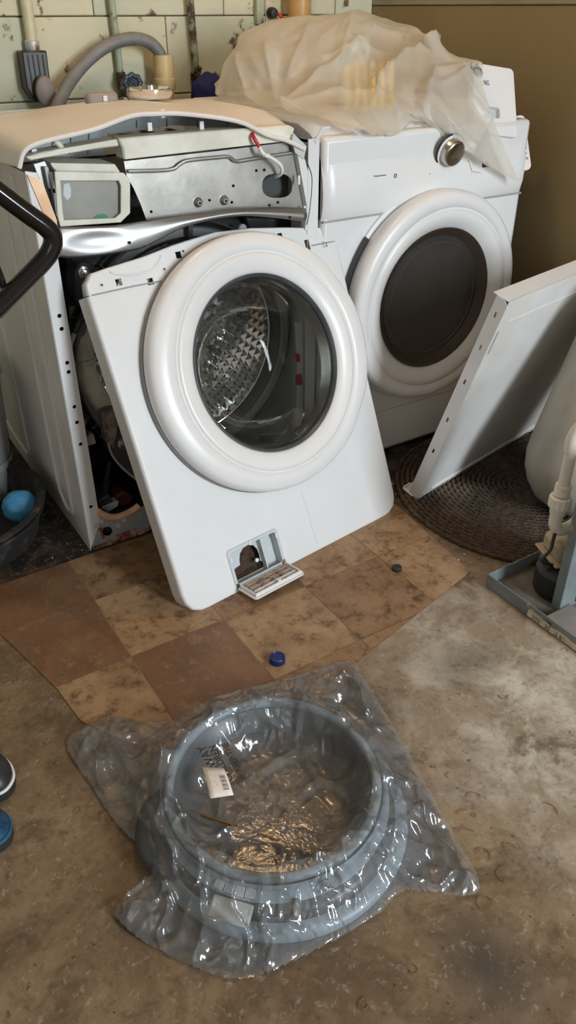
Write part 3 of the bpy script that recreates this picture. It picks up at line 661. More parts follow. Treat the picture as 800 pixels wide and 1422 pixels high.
# pressed dish at the top left of the brow
bm = BM(); rows = []
for j in range(13):
    row = []
    for i in range(25):
        s = i/24; t = j/12; x = .058+.125*s; 
        yb = .728-.0*s; yt = .754+.010*s
        lower = .754-.016*math.sin(math.pi*s)**.7
        y = lower+(yt-.002-lower)*t
        row.append(Vector((x, y, .0012-.004*math.sin(math.pi*s)*math.sin(math.pi*min(t*.5, .5)*1.0))))
    rows.append(row)
grid(bm, rows); obj('pressed_dish', bm, enamel, fp, local=True, smooth=180)
bm = BM(); tube(bm, catmull([(.058, .752, .001), (.07, .746, .0012), (.10, .738, .0015), (.13, .737, .0015), (.16, .743, .0012), (.180, .757, .001), (.184, .764, .001)], 6), .0022, 8); obj('pressed_lip', bm, enamel, fp, local=True)
# screw holes
for (a, b) in ((141, 396), (228, 374), (254, 349), (380, 326), (395, 333), (409, 337), (458, 331)):
    d = FW + RT*((a-400)/CF) + UP*((711-b)/CF); t = (BL-CAM).dot(nn)/d.dot(nn); q = PM.inverted() @ (CAM+d*t)
    bm = BM(); lathe(bm, [(.0055, .0003), (.005, .0016), (.003, .0018), (.0026, .0006), (0, .0006)], Matrix.Translation((q.x, q.y, 0)), 14); o = obj('screw_boss', bm, enamel, fp, local=True)
    bm = BM(); lathe(bm, [(.0024, .0009), (0, .001)], Matrix.Translation((q.x, q.y, 0)), 10); obj('screw_hole', bm, void, o, local=True)
# crease down the middle of the lower face
bm = BM(); tube(bm, [(.385, .16, 0), (.388, .07, 0), (.392, .015, 0)], .0009, 6); obj('crease', bm, enamel_in, fp, local=True)
# door: ring
def circ(prof, m, name, par, sx=1, sy=1, seg=96, smooth=60, label=None, c=DC, fn=None):
    bm = BM(); lathe(bm, prof, Matrix.Translation((c[0], c[1], 0)), seg, sx, sy)
    if fn:
        for v in bm.verts: fn(v)
    return obj(name, bm, m, par, local=True, smooth=smooth, label=label)
def wing(v):
    # the outer rim bellies out on both flanks, with a finger notch at the right
    x, y = v.co.x-DC[0], v.co.y-DC[1]; r = math.hypot(x, y)
    if r > .262:
        a = math.degrees(math.atan2(y, x)); k = (r-.262)/.04
        e = abs(math.cos(math.radians(a)))**2*.018*k
        dn = -.007*math.exp(-((a+38)/9)**2)*k - .007*math.exp(-((a-30)/8)**2)*k
        v.co.x += (e+dn)*x/r; v.co.y += (e+dn)*y/r
circ([(.286, -.002), (.2925, .004), (.295, .016), (.2945, .032), (.291, .041), (.285, .046), (.270, .0495), (.2515, .052), (.250, .0485), (.248, .0485), (.2465, .052), (.236, .052), (.222, .049), (.210, .044), (.203, .038), (.200, .028), (.198, .010)], plast, 'door_ring', fp, fn=wing, label='broad white plastic door ring', smooth=80)
circ([(.2955, .001), (.297, .006), (.2965, .011), (.2935, .012)], mat('grey_ring_gap', (.20, .19, .19), .4), 'ring_gasket', fp, fn=wing)
circ([(.203, .040), (.2005, .041), (.196, .037), (.194, .030), (.196, .022)], dgrey, 'glass_bezel', fp, label='dark bezel round the glass')
circ([(.197, .026), (.190, .018), (.178, -.010), (.165, -.045), (.150, -.075), (.125, -.098), (.09, -.108), (.05, -.110), (0, -.110)], glass_clear, 'glass_bowl', fp, smooth=180, label='clear glass door bowl')
circ([(.194, .030), (.15, .034), (.09, .037), (0, .038)], glass_clear, 'outer_glass', fp, smooth=180, label='clear outer door glass')
circ([(.197, .026), (.194, .012), (.190, -.002), (.187, -.002), (.191, .014), (.194, .027)], chromek, 'inner_rim', fp)
# filter recess with hatch folded down
GR = palegrey
bm = BM(); plate(bm, [Vector((a, b, .0025)) for a, b in rrect(FX0, FZ0+.002, FX1, FZ1+.002, .010)], [[Vector((a, b, .0025)) for a, b in rrect(FX0+.008, FZ0+.012, FX1-.008, FZ1-.006, .006)]], (0, 0, -.006))
fr_ = obj('filter_frame', bm, GR, fp, local=True, bevel=.001, label='pale grey frame of the filter recess')
# back wall of the recess with cloud-shaped opening
cl = [(FX0+.010, .016), (FX0+.010, .030), (FX0+.014, .040), (FX0+.026, .046), (FX0+.040, .048), (FX0+.042, .060), (FX0+.048, .074), (FX0+.060, .083), (FX0+.076, .085), (FX0+.090, .079), (FX0+.098, .066), (FX0+.100, .050), (FX0+.098, .034), (FX0+.110, .026), (FX0+.110, .016)]
bm = BM(); plate(bm, [Vector((a, b, -.022)) for a, b in ((FX0+.004, .006), (FX1-.004, .006), (FX1-.004, FZ1), (FX0+.004, FZ1))], [[Vector((a, b, -.022)) for a, b in cl]], (0, 0, -.003)); obj('recess_back', bm, GR, fr_, local=True)
bm = BM()
box(bm, (FX0+.004, .006, -.025), (FX0+.007, FZ1, -.002)); box(bm, (FX1-.007, .006, -.025), (FX1-.004, FZ1, -.002))
box(bm, (FX0+.004, FZ1-.004, -.025), (FX1-.004, FZ1-.001, -.002)); box(bm, (FX0+.004, .006, -.025), (FX1-.004, .009, -.002)); box(bm, (FX1-.050, .006, -.022), (FX1-.047, FZ1, -.006))
obj('recess_walls', bm, GR, fr_, local=True)
bm = BM(); box(bm, (FX0+.002, .006, -.046), (FX1-.002, FZ1, -.043)); obj('recess_shadow_plate', bm, mat('dusty_shade_brown', (.07, .04, .025), .9, c2=(.03, .018, .01), scale=60), fr_, local=True)  # dark plate paints the shade behind the opening, mottled like dust
bm = BM(); lathe(bm, [(.005, 0), (.005, .004), (.0025, .005), (0, .005)], Matrix.Translation((FX0+.092, .038, -.030)), 14); obj('drain_plug', bm, plast, fr_, local=True)
for (x, y) in ((FX0+.004, .078), (FX1-.010, .084), (FX0+.066, FZ1-.004)):
    bm = BM(); box(bm, (x, y-.006, .002), (x+.005, y+.006, .0045)); obj('latch', bm, plast, fr_, local=True, bevel=.0008)
# hatch flap, hanging horizontally in front of the recess just above the floor
ang = R(105)
HM = Matrix.Translation((0, .012, .003)) @ Matrix.Rotation(ang, 4, 'X') @ Matrix.Diagonal((1, 1, -1, 1))
def hatch(bm): bmesh.ops.transform(bm, matrix=HM, verts=bm.verts); return bm
bm = BM(); hl = rrect(FX0, 0, FX1, .072, .010)
plate(bm, [Vector((a, b, -.002)) for a, b in hl], [], (0, 0, -.0035)); ht = obj('filter_hatch', hatch(bm), plast, fp, local=True, bevel=.001, label='white filter hatch folded down')
dust = mat('dusty_plastic', (.40, .31, .25), .8, c2=(.20, .13, .09), scale=60)
for k in range(3):
    bm = BM(); y = .014+k*.017; box(bm, (FX0+.014, y, -.002), (FX1-.014, y+.006, .004)); obj('rib', hatch(bm), dust if k < 2 else plast, ht, local=True, bevel=.001, label=None)
for k in range(5):
    bm = BM(); x = FX0+.014+k*.0295; box(bm, (x, .010, -.002), (x+.004, .060, .0025)); obj('rib', hatch(bm), dust, ht, local=True)
bm = BM()
for (a, b) in (((FX0+.006, .004), (FX0+.010, .066)), ((FX1-.010, .004), (FX1-.006, .066)), ((FX0+.006, .062), (FX1-.006, .067))):
    box(bm, (a[0], a[1], -.002), (b[0], b[1], .006))
obj('hatch_rim', hatch(bm), plast, ht, local=True, bevel=.001)
bm = BM(); box(bm, (FX0+.075, .054, .002), (FX0+.083, .066, .011)); obj('catch', hatch(bm), plast, ht, local=True, bevel=.001)
bm = BM(); box(bm, (FX1-.008, .006, 0), (FX1-.002, .020, .006)); obj('hinge', bm, rust, ht, local=True)
bm = BM(); box(bm, (FX0+.002, .006, 0), (FX0+.008, .018, .006)); obj('hinge', bm, dgrey, ht, local=True)

# ------------------------------------------------------------------ dryer
DX0, DX1, DZ = 1.122, 1.803, .925
dr = thing('clothes_dryer', 'white front-load clothes dryer with smoked round door beside the opened washer', 'dryer', (1.46, 1.97, 0))
bm = BM(); box(bm, (DX0, FY, .012), (DX1, 2.34, .90)); obj('body', bm, enamel, dr, bevel=.012)
for (x, y) in ((DX0+.05, FY+.05), (DX1-.05, FY+.05), (DX0+.05, 2.28), (DX1-.05, 2.28)):
    bm = BM(); lathe(bm, [(0, 0), (.02, 0), (.02, .008), (.012, .014), (0, .014)], Matrix.Translation((x, y, 0)), 16); obj('foot', bm, black, dr)
# console: profile swept along X, with softened ends
cp = [(FY-.002, .716), (FY-.006, .722), (FY-.011, .745), (FY-.012, .775), (FY-.008, .81), (FY+.002, .85), (FY+.022, .885), (FY+.05, .912), (FY+.10, .928), (2.30, .930)]
nx = 40; rows = []
for i in range(nx+1):
    s = i/nx; x = DX0+(DX1-DX0)*s; e = min(s, 1-s)*(DX1-DX0)
    d = max(0, 1-e/.02)**2*.012
    rows.append([Vector((x, y+d*(1 if j < 9 else 0), z-(d*.8 if j > 6 else 0))) for j, (y, z) in enumerate(cp)])
bm = BM(); V = grid(bm, rows)
for side in (0, nx):
    low = [bm.verts.new((rows[side][0].x, 2.30, .716))]
    bm.faces.new([v for v in V[side]]+low)
cs = obj('console', bm, plast, dr, smooth=50, label='white control console')
bm = BM(); box(bm, (DX0+.001, FY-.0015, .7105), (DX1-.001, FY+.002, .7150)); obj('console_gap', bm, mat('gap_grey', (.35, .33, .31), .6), dr)
bm = BM(); tube(bm, [(DX0-.0005, FY+.03, .20), (DX0-.0005, FY+.03, .88)], .0008, 6); obj('side_seam', bm, enamel_in, dr)
bm = px_plate([(436, 196), (448, 176), (459, 175), (459, 178), (450, 181), (440, 199)], Y, FY-.0025, .003); obj('corner_seam', bm, enamel_in, dr)
# knob
kp = at(624, 209, Y, FY-.010); KM = Matrix.Translation(kp) @ Matrix.Rotation(R(90+16), 4, 'X')
bm = BM(); lathe(bm, [(.0445, .000), (.0445, .003), (.040, .0035), (.040, 0)], KM, 64, closed=True); kn = obj('knob', bm, black, dr, label='chrome programme knob in a black and white ring')
bm = BM(); lathe(bm, [(.040, -.002), (.040, .004), (.034, .005), (.034, 0)], KM, 64); obj('knob_ring', bm, plast, kn)
bm = BM(); lathe(bm, [(.034, .0), (.0335, .006), (.0325, .021), (.031, .024), (.028, .0255), (.024, .024), (0, .023)], KM, 64); obj('knob_cap', bm, chromek, kn, label='chrome knob cap')
def ctext(name, body, px, py, size, m, lab=None):
    p = at(px, py, Y, FY-.0165); M = frame(p, (1, 0, 0), (0, .25, .968), (0, -.968, .25)); return text(name, body, size, m, dr, M, .0012, label=lab)
def on_console(px, py):
    # march the sight line until it meets the console profile
    for k in range(600):
        y = FY-.04+k*.0003; p = at(px, py, Y, y)
        ys_ = np.interp(p.z, [c[1] for c in cp], [c[0] for c in cp])
        if y >= ys_-.0006: return p
    return p
for body, a, b, sz, m in (('MoistureSensor', 519, 246, .0062, ink), ('Heavy Duty', 578, 184.5, .0052, inkg), ('Normal', 581, 193, .0052, inkg), ('Perm Press', 583, 200.5, .0052, inkg), ('Delicates', 586, 208.5, .0052, inkg)):
    p = on_console(a, b); t_ = text('print', body, sz, m, dr, frame(p, (1, 0, 0), (0, .33, .944), (0, -.944, .33)), .0006)
p = on_console(597, 241.5); bm = BM(); lathe(bm, [(.002, 0), (0, .0012)], Matrix.Translation(p) @ Matrix.Rotation(R(90), 4, 'X'), 10); obj('indicator', bm, mat('orange_print', (.75, .30, .12), .5), dr)
p = on_console(549, 244); bm = BM(); tube(bm, [p+Vector((.0035*math.cos(k*.628), -.0008, .0045*math.sin(k*.628))) for k in range(10)], .0009, 6, closed=True); obj('sensor_icon', bm, ink, dr)
p = on_console(674, 229); bm = BM(); box(bm, p-Vector((.011, .002, .006)), p+Vector((.011, .003, .006))); obj('start_button', bm, black, dr, bevel=.002)
for (a, b, c2, d2) in ((655, 238, 668, 240), (650, 222, 655, 237)):
    P = [on_console(a, b), on_console(c2, d2)]; bm = BM(); tube(bm, [q-Vector((0, .0006, 0)) for q in P], .0007, 6); obj('print_line', bm, inkg, dr)
# dryer door
QC = (1.478, .474)
def dq(prof, m, name, par, label=None, smooth=80, sx=1, sy=1, a0=0, a1=360, seg=96):
    bm = BM(); lathe(bm, prof, Matrix.Translation((QC[0], FY, QC[1])) @ Matrix.Rotation(R(90), 4, 'X'), seg, sx, sy, a0=a0, a1=a1); return obj(name, bm, m, par, smooth=smooth, label=label)
dq([(.296, 0), (.2965, .004), (.292, .008), (.28, .006), (.27, .002)], plast, 'door_surround', dr, label='recess rim round the door')
dd = dq([(.278, .004), (.284, .014), (.2855, .030), (.285, .044), (.281, .054), (.272, .059), (.2455, .062), (.244, .0585), (.242, .0585), (.2405, .062), (.222, .060), (.206, .054), (.196, .044), (.190, .040)], plast, 'door_ring', dr, label='broad white dryer door ring')
dq([(.192, .046), (.189, .046), (.182, .038), (.176, .034), (.170, .030), (.168, .028)], mat('bronze_bezel', (.06, .045, .035), .18, .3), 'glass_bezel', dd, smooth=60)
dq([(.168, .028), (.12, .034), (.06, .037), (0, .038)], glass_d, 'door_glass', dd, smooth=180, label='smoked dark door glass')
dq([(.150, .0312), (.1515, .0325), (.153, .0305)], mat('amber_line', (.10, .07, .045), .3), 'inner_line', dd)
bm = BM(); lathe(bm, [(.297, .003), (.2975, .010), (.284, .011)], Matrix.Translation((QC[0], FY, QC[1])) @ Matrix.Rotation(R(90), 4, 'X'), 30, a0=140, a1=196); obj('finger_gap', bm, black, dd, label='black finger gap at the door edge')
bm = BM(); box(bm, (DX0+.002, FY-.0008, .150), (DX1-.01, FY+.002, .1525)); obj('lower_seam', bm, mat('seam_line', (.45, .44, .42), .6), dr)

# ------------------------------------------------------------------ plastic sheet on the dryer
# control net: rows from back to front, columns left to right
netp = [
 [(302, 133, 2.30), (345, 105, 2.36), (380, 70, 2.37), (440, 50, 2.38), (500, 50, 2.36), (540, 60, 2.30), (580, 90, 2.2), (620, 120, 2.0)],
 [(301, 118, 2.22), (328, 66, 2.20), (352, 37, 2.18), (430, 23, 2.14), (500, 19, 2.06), (562, 33, 1.96), (602, 62, 1.82), (664, 97, 1.66)],
 [(301, 132, 2.16), (332, 97, 2.08), (365, 72, 2.02), (430, 60, 1.97), (500, 55, 1.92), (562, 68, 1.84), (612, 84, 1.72), (669, 112, 1.63)],
 [(322, 141, 2.05), (355, 124, 1.98), (396, 112, 1.92), (445, 102, 1.87), (505, 100, 1.84), (566, 100, 1.74), (618, 112, 1.66), (674, 130, 1.60)],
 [(345, 147, 1.95), (382, 140, 1.88), (420, 138, 1.82), (468, 135, 1.765), (520, 134, 1.74), (566, 126, 1.68), (622, 142, 1.62), (681, 156, 1.585)],
 [(372, 153, 1.85), (406, 152, 1.79), (442, 154, 1.72), (488, 156, 1.67), (530, 157, 1.655), (574, 150, 1.635), (636, 176, 1.59), (692, 188, 1.575)],
 [(394, 158, 1.75), (428, 162, 1.70), (466, 172, 1.64), (510, 188, 1.60), (548, 186, 1.605), (577, 167, 1.630), (648, 212, 1.575), (712, 240, 1.565)],
 [(408, 162, 1.66), (440, 169, 1.638), (476, 181, 1.618), (511, 191, 1.598), (549, 188, 1.602), (580, 170, 1.628), (655, 219, 1.573), (717, 253, 1.563)],
]
net = [[at(a, b, Y, c) for a, b, c in r] for r in netp]
def surf(net, nu, nv):
    rows_ = [resample([Vector(p) for p in r], nu) for r in net]
    cols = [resample([rows_[i][j] for i in range(len(rows_))], nv) for j in range(nu)]
    return [[cols[j][i] for j in range(nu)] for i in range(nv)]
NU, NV = 150, 150
S = surf(net, NU, NV)
def ridge(p, s, seed):
    n = noise.noise(Vector((p[0]*s[0]+seed, p[1]*s[1]-seed, seed*1.7))); return 1-abs(n)*2
SF = []      # sharp folds: polylines over the sheet with height and width
for pts, am, wd in ((((505, 60), (440, 108), (392, 152)), .020, .012), (((520, 40), (600, 66)), .014, .010), (((602, 64), (560, 88), (530, 115), (523, 138)), .030, .014), (((664, 98), (605, 100), (586, 150)), .022, .012),
        (((590, 125), (645, 106)), .016, .010), (((640, 110), (680, 158), (650, 215)), .018, .012), (((430, 36), (400, 105)), .012, .012), (((370, 66), (384, 150)), .014, .010), (((332, 80), (345, 138)), .012, .009),
        (((490, 26), (468, 92)), .012, .010), (((392, 152), (470, 128), (545, 138)), .012, .010), (((470, 160), (500, 186)), .010, .008), (((545, 140), (556, 185)), .012, .008), (((600, 150), (655, 200)), .010, .008),
        (((552, 80), (500, 66), (452, 80)), .012, .009), (((575, 128), (577, 168)), -.018, .010), (((476, 85), (472, 140)), .006, .005), (((496, 82), (494, 140)), .006, .005), (((516, 84), (512, 136)), .006, .005)):
    SF.append((pts, am, wd))
def proj(q):
    d = q-CAM; w_ = d.dot(FW); return 400+CF*d.dot(RT)/w_, 711-CF*d.dot(UP)/w_, w_
def folds(q):
    x, y, w_ = proj(q); h = 0
    for pts, am, wd in SF:
        best = 9e9
        for a, b in zip(pts, pts[1:]):
            dx, dy = b[0]-a[0], b[1]-a[1]; t = max(0, min(1, ((x-a[0])*dx+(y-a[1])*dy)/(dx*dx+dy*dy))); best = min(best, math.hypot(x-a[0]-t*dx, y-a[1]-t*dy))
        h += am*math.exp(-best*w_/CF/wd)
    return h
SP = []
for i in range(NV):
    row = []
    for j in range(NU):
        u, v = j/(NU-1), i/(NV-1)
        q = S[i][j]
        a = S[min(i+1, NV-1)][j]-S[max(i-1, 0)][j]; b = S[i][min(j+1, NU-1)]-S[i][max(j-1, 0)]
        n = a.cross(b); n = n.normalized() if n.length > 0 else Vector((0, 0, 1))
        if n.z < 0: n = -n
        wx = u*5+.8*noise.noise(Vector((u*2, v*2, 3))); wy = v*2.2+u*1.6
        h = .016*max(0, ridge((wx, wy), (1.0, 1.0), 1.3)-.35) + .012*max(0, ridge((wx*1.9+wy, wy*1.3), (1, 1), 5.1)-.45)
        h = h*.7+.007*max(0, ridge((u*3-v*3, v*5+u*2), (1, 1), 9.7)-.4) + .0025*noise.noise(Vector((u*16, v*12, 2))) + .0012*noise.noise(Vector((u*40, v*36, 8))) + folds(q)-.006
        # folds hanging over the front run downwards
        f = max(0, (v-.6)/.4); h = h*(1-.45*f)
        h += .010*f*(math.sin(u*26+3*noise.noise(Vector((u*4, v*2, 1))))*.5+.5)
        q = q+n*(h+.002)
        if q.x < DX1+.01 and q.y > FY-.03:      # lie on the dryer, never in it
            if q.y > 1.70: q.z = max(q.z, .936)
            elif q.z < .934: q.y = min(q.y, float(np.interp(q.z, [c[1] for c in cp], [c[0] for c in cp]))-.004)
        row.append(q)
    SP.append(row)
bm = BM(); grid(bm, SP)
sh = obj('plastic_sheet', bm, sheetm, smooth=180, org=(1.46, 1.95, .93)); tag(sh, 'crumpled milky plastic sheet draped over the top of the dryer', 'plastic sheet')
# yellow bundle under the sheet
yb = thing('yellow_bundle', 'yellow bundle showing through the plastic sheet on the dryer', 'bundle', (1.42, 1.86, .932))
yel = []
for k in range(6):
    xa, xb = 478+k*12, 489+k*12
    rows = []
    for i in range(0, NV, 2):
        row = [SP[i][j]-Vector((0, -.004, .006)) for j in range(NU) if (lambda p: xa <= p[0] <= xb and 82 <= p[1] <= 150)(proj(SP[i][j]))]
        if len(row) >= 3: rows.append([row[0], row[len(row)//2]+Vector((0, -.0012, .0016)), row[-1]])
    if len(rows) > 3:
        bm = BM(); grid(bm, rows); solid(obj('fold', bm, yellowc, yb, smooth=180), .003, 1)
bm = BM(); box(bm, (1.36, 1.86, .937), (1.50, 1.98, .955)); obj('core', bm, yellowc, yb, bevel=.008)
# spare console panel with lettering
q0 = at(719, 191, Y, 1.592); q1 = at(713, 96, Y, 1.665); LH = (q1-q0).length; ly = (q1-q0).normalized(); lx = Vector((1, 0, 0)); lx = (lx-ly*lx.dot(ly)).normalized()
LM = frame(q0, lx, ly, lx.cross(ly))
def onl(px_, py_):
    d = FW + RT*((px_-400)/CF) + UP*((711-py_)/CF); n = lx.cross(ly); t = (q0-CAM).dot(n)/d.dot(n); return LM.inverted() @ (CAM+d*t)
cpn = thing('console_panel', 'loose white console panel with black letters NG, standing on the dryer by the right wall', 'panel', mat=LM)
bm = BM(); ol = [Vector((a, b, 0)) for a, b in rrect(-.150, 0, 0, LH, .012)]
h0 = onl(694, 150); hs = [[Vector((a, b, 0)) for a, b in rrect(h0.x-.042, h0.y-.026, h0.x, h0.y, .006)]]
bm = BM(); plate(bm, ol, hs, (0, 0, -.016)); obj('face', bm, plast, cpn, local=True, bevel=.003)
bm = BM(); box(bm, (h0.x-.048, h0.y-.032, -.020), (h0.x+.006, h0.y+.006, -.014)); obj('recess', bm, palegrey, cpn, local=True)
g0 = onl(671.5, 117.5); M_ = Matrix.Translation((g0.x, g0.y, .0004)) @ Matrix.Diagonal((.8, 1, 1, 1)); c_ = text('lettering', 'NG', .0165, ink, None, Matrix.Identity(4), .0004, label='black letters NG')
c_.data.transform(M_); c_.parent = cpn; c_.scale = (1, 1, 1)
s0 = at(732, 236, Y, 1.60); s1 = at(722, 160, Y, 1.66); sy_ = (s1-s0).normalized(); sx_ = Vector((.93, -.36, 0)); sx_ = (sx_-sy_*sx_.dot(sy_)).normalized()
SM = frame(s0, sx_, sy_, sx_.cross(sy_)); SL = (s1-s0).length
csp = thing('display_strip', 'narrow rounded white strip with faint round marks against the right wall', 'strip', mat=SM)
bm = BM(); plate(bm, [Vector((a, b, 0)) for a, b in rrect(-.018, 0, .014, SL, .013)], [], (0, 0, -.016)); obj('face', bm, pinkw, csp, local=True, bevel=.004)
for k, y in enumerate((.030, .044, .058, .082)):
    bm = BM(); lathe(bm, [(.0035, .0008), (0, .0012)], Matrix.Translation((.004-.002*(k % 2), y, 0)), 12); obj('mark', bm, inkg, csp, local=True)
bm = BM(); lathe(bm, [(0, 0), (.004, 0), (.004, -.03), (0, -.03)], Matrix.Translation((0, .02, -.016)), 10); obj('stub', bm, plast, csp, local=True)

# ------------------------------------------------------------------ leaning metal side panel
PB = Vector((1.279, 1.338, .006)); pd = Vector((math.cos(R(12)), math.sin(R(12)), 0))
TL = at(713, 417, Z, .606); pu = (TL-PB); pu = (pu-pd*pu.dot(pd)); PL = pu.length; pu.normalize(); pnm = pd.cross(pu)
SPM = frame(PB, pd, pu, pnm)
sp = thing('appliance_side', 'detached white metal side panel with slotted edge, leaning against the tank', 'metal panel', mat=SPM)
SW = .625
bm = BM(); plate(bm, [Vector((a, b, 0)) for a, b in ((0, 0), (SW, 0), (SW, PL), (0, PL))], [], (0, 0, -.002)); obj('sheet', bm, enamel_in, sp, local=True)
slots = []
for t in (.075, .27, .44, .63, .79, .93):
    y = PL*t; slots.append([Vector((-.001, y-.007, -.015)), Vector((-.001, y+.007, -.015)), Vector((-.001, y+.007, -.021)), Vector((-.001, y-.007, -.021))])
bm = BM(); plate(bm, [Vector((-.001, a, b)) for a, b in ((0, 0), (PL-.012, 0), (PL-.004, -.010), (PL, -.034), (0, -.034))], slots, (.002, 0, 0)); obj('slotted_flange', bm, enamel, sp, local=True, label='white slotted edge flange')
bm = BM(); box(bm, (0, PL-.002, -.045), (SW, PL, 0)); obj('top_flange', bm, enamel, sp, local=True, bevel=.004)
bm = BM(); box(bm, (-.004, 0, -.055), (SW, .002, 0)); obj('bottom_flange', bm, enamel, sp, local=True)
bm = BM(); box(bm, (-.004, .0, -.055), (.026, .010, -.053)); obj('bottom_lip', bm, enamel, sp, local=True)
bm = BM(); tube(bm, [(.05, .022, .0005), (SW-.03, .022, .0005)], .003, 8); obj('pressed_rib', bm, enamel, sp, local=True)
bm = BM(); tube(bm, [(.04, PL-.062, .0003), (SW-.03, PL-.062, .0003)], .0016, 8); obj('pressed_rib', bm, enamel_in, sp, local=True)
bm = BM(); box(bm, (.010, PL*.77, 0), (.018, PL*.87, .0004)); obj('scuff_mark', bm, mat('green_grey_scuff', (.30, .34, .28), .7), sp, local=True)

# ------------------------------------------------------------------ rug
rg = []
bm = BM(); cx, cy, ra, rb = 1.565, 1.222, .350, .372; k = 0; tp_ = .0145
nr = int(ra/tp_)
for i in range(nr):
    a = ra-tp_*(i+.5); b = rb-tp_*(i+.5)*1.0
    per = math.pi*(a+b); n = max(16, int(per/.0068)); n += n % 2
    pts = []
    for q in range(n):
        t = 2*math.pi*q/n
        wob = .0016*math.sin(q*math.pi)  # braid
        lift = .0016*(1 if q % 2 else -1)
        side = (.0015 if (q//2) % 2 else -.0015)
        x = cx+(a+side)*math.cos(t); y = cy+(b+side)*math.sin(t)
        if x > 1.925: x = 1.925
        pts.append((x, y, .0065+lift))
    tube(bm, pts, .0066, 6, closed=True)
rug = obj('rug', bm, rugm, smooth=180, org=(cx, cy, 0)); tag(rug, 'dark brown oval braided rug on the floor in front of the dryer', 'rug')

# ------------------------------------------------------------------ tank, trap, tray
tk = Vector((1.618, 1.075, .168)); ax = Vector((.36, .0, .933)).normalized()
side = Vector((0, 1, 0)); TM = frame(tk, ax.cross(side)*-1, side, ax)
tank = thing('tank', 'cream cylindrical tank with rounded bottom, tilted against the right wall', 'tank', mat=TM)
bm = BM(); rt_ = .155
lathe(bm, [(0, -.165), (.045, -.160), (.085, -.145), (.118, -.115), (.140, -.08), (.152, -.04), (rt_, 0), (rt_, .33), (.150, .37), (.13, .41), (.09, .435), (0, .445)], Matrix(), 64); obj('shell', bm, tankm, tank, local=True, smooth=180)
bm = BM(); lathe(bm, [(.026, .435), (.026, .46), (.018, .465), (0, .465)], Matrix(), 24); obj('neck', bm, steel_d, tank, local=True)
# P trap
px0 = Vector((1.283, .892, 0))
pt = thing('drain_trap', 'white PVC drain trap pipe with union nut in front of the tank', 'pipe', (px0.x, px0.y, .13))
e0 = at(789, 648, Y, .892)
def pz(py): return at(789, py, Y, .892).z
X0 = at(786, 660, Y, .892).x
Vp = lambda z, dx=0, dy=0: Vector((X0+dx, .892+dy, z))
bm = BM(); tube(bm, [Vp(pz(690)), Vp(pz(622))], .0125, 24); pp = obj('riser_pipe', bm, pvc, pt)
zt = pz(612)
bm = BM(); tube(bm, catmull([Vp(pz(628)), Vp(zt), Vp(zt+.022, .012, -.004), Vp(zt+.027, .045, -.018), Vp(zt+.027, .14, -.06)], 6), .0165, 24); obj('elbow', bm, pvc, pt)
zn = pz(684)
bm = BM(); lathe(bm, [(0, .012), (.0165, .012), (.0175, .010), (.0175, -.014), (0, -.014)], Matrix.Translation(Vp(pz(676))), 28); obj('collar', bm, pvc, pt)
bm = BM(); n = 48; pr_ = []
for z, rr in ((.016, .020), (.013, .0235), (-.010, .0235), (-.013, .019), (-.030, .017)):
    pr_.append([bm.verts.new(Vp(pz(692)+z)+Vector(((rr+(.0012 if (k % 4 < 2 and rr > .02) else 0))*math.cos(2*math.pi*k/n), (rr+(.0012 if (k % 4 < 2 and rr > .02) else 0))*math.sin(2*math.pi*k/n), 0))) for k in range(n)])
for a, b in zip(pr_, pr_[1:]):
    for k in range(n): bm.faces.new((a[k], a[(k+1) % n], b[(k+1) % n], b[k]))
bm.faces.new(pr_[0]); bm.faces.new(pr_[-1][::-1]); obj('union_nut', bm, pvc, pt, smooth=25)
zb = pz(722)
bm = BM(); tube(bm, catmull([Vp(pz(705)), Vp(zb+.008), Vp(zb-.010, .010, -.003), Vp(zb-.012, .030, -.01), Vp(zb+.006, .050, -.02), Vp(zb+.05, .056, -.022)], 7), .0145, 24); obj('trap_bend', bm, pvc, pt)
bm = BM(); tube(bm, [Vp(zb+.02, .040, .02), Vp(zb+.25, .040, .02)], .006, 10); obj('support_rod', bm, dgrey, pt)
# tray: grey steel frame
tr = thing('steel_tray', 'grey painted steel tray with torn number sticker at the right edge', 'tray', (1.30, .75, 0))
TX0, TX1, TY0, TY1, TH_ = 1.170, 1.50, .50, .965, .036
bm = BM(); box(bm, (TX0, TY0, .001), (TX1, TY1, .004)); obj('bottom', bm, trayin, tr)
bm = BM(); box(bm, (TX0, TY0, .001), (TX0+.003, TY1, TH_)); sd = obj('side_wall', bm, traym, tr, bevel=.001)
bm = BM(); box(bm, (TX0, TY1-.003, .001), (TX1, TY1, TH_)); obj('side_wall', bm, traym, tr, bevel=.001)
bm = BM(); box(bm, (TX1-.003, TY0, .001), (TX1, TY1, TH_)); obj('side_wall', bm, traym, tr, bevel=.001)
bm = BM(); box(bm, (TX0, TY0, .001), (TX1, TY0+.003, TH_)); obj('side_wall', bm, traym, tr, bevel=.001)
bm = BM(); box(bm, (TX0+.02, .60, .012), (TX0+.10, .80, .016)); obj('scrap_plate', bm, mat('dull_grey_plate', (.27, .25, .23), .5, c2=(.2, .19, .18), scale=12), tr)
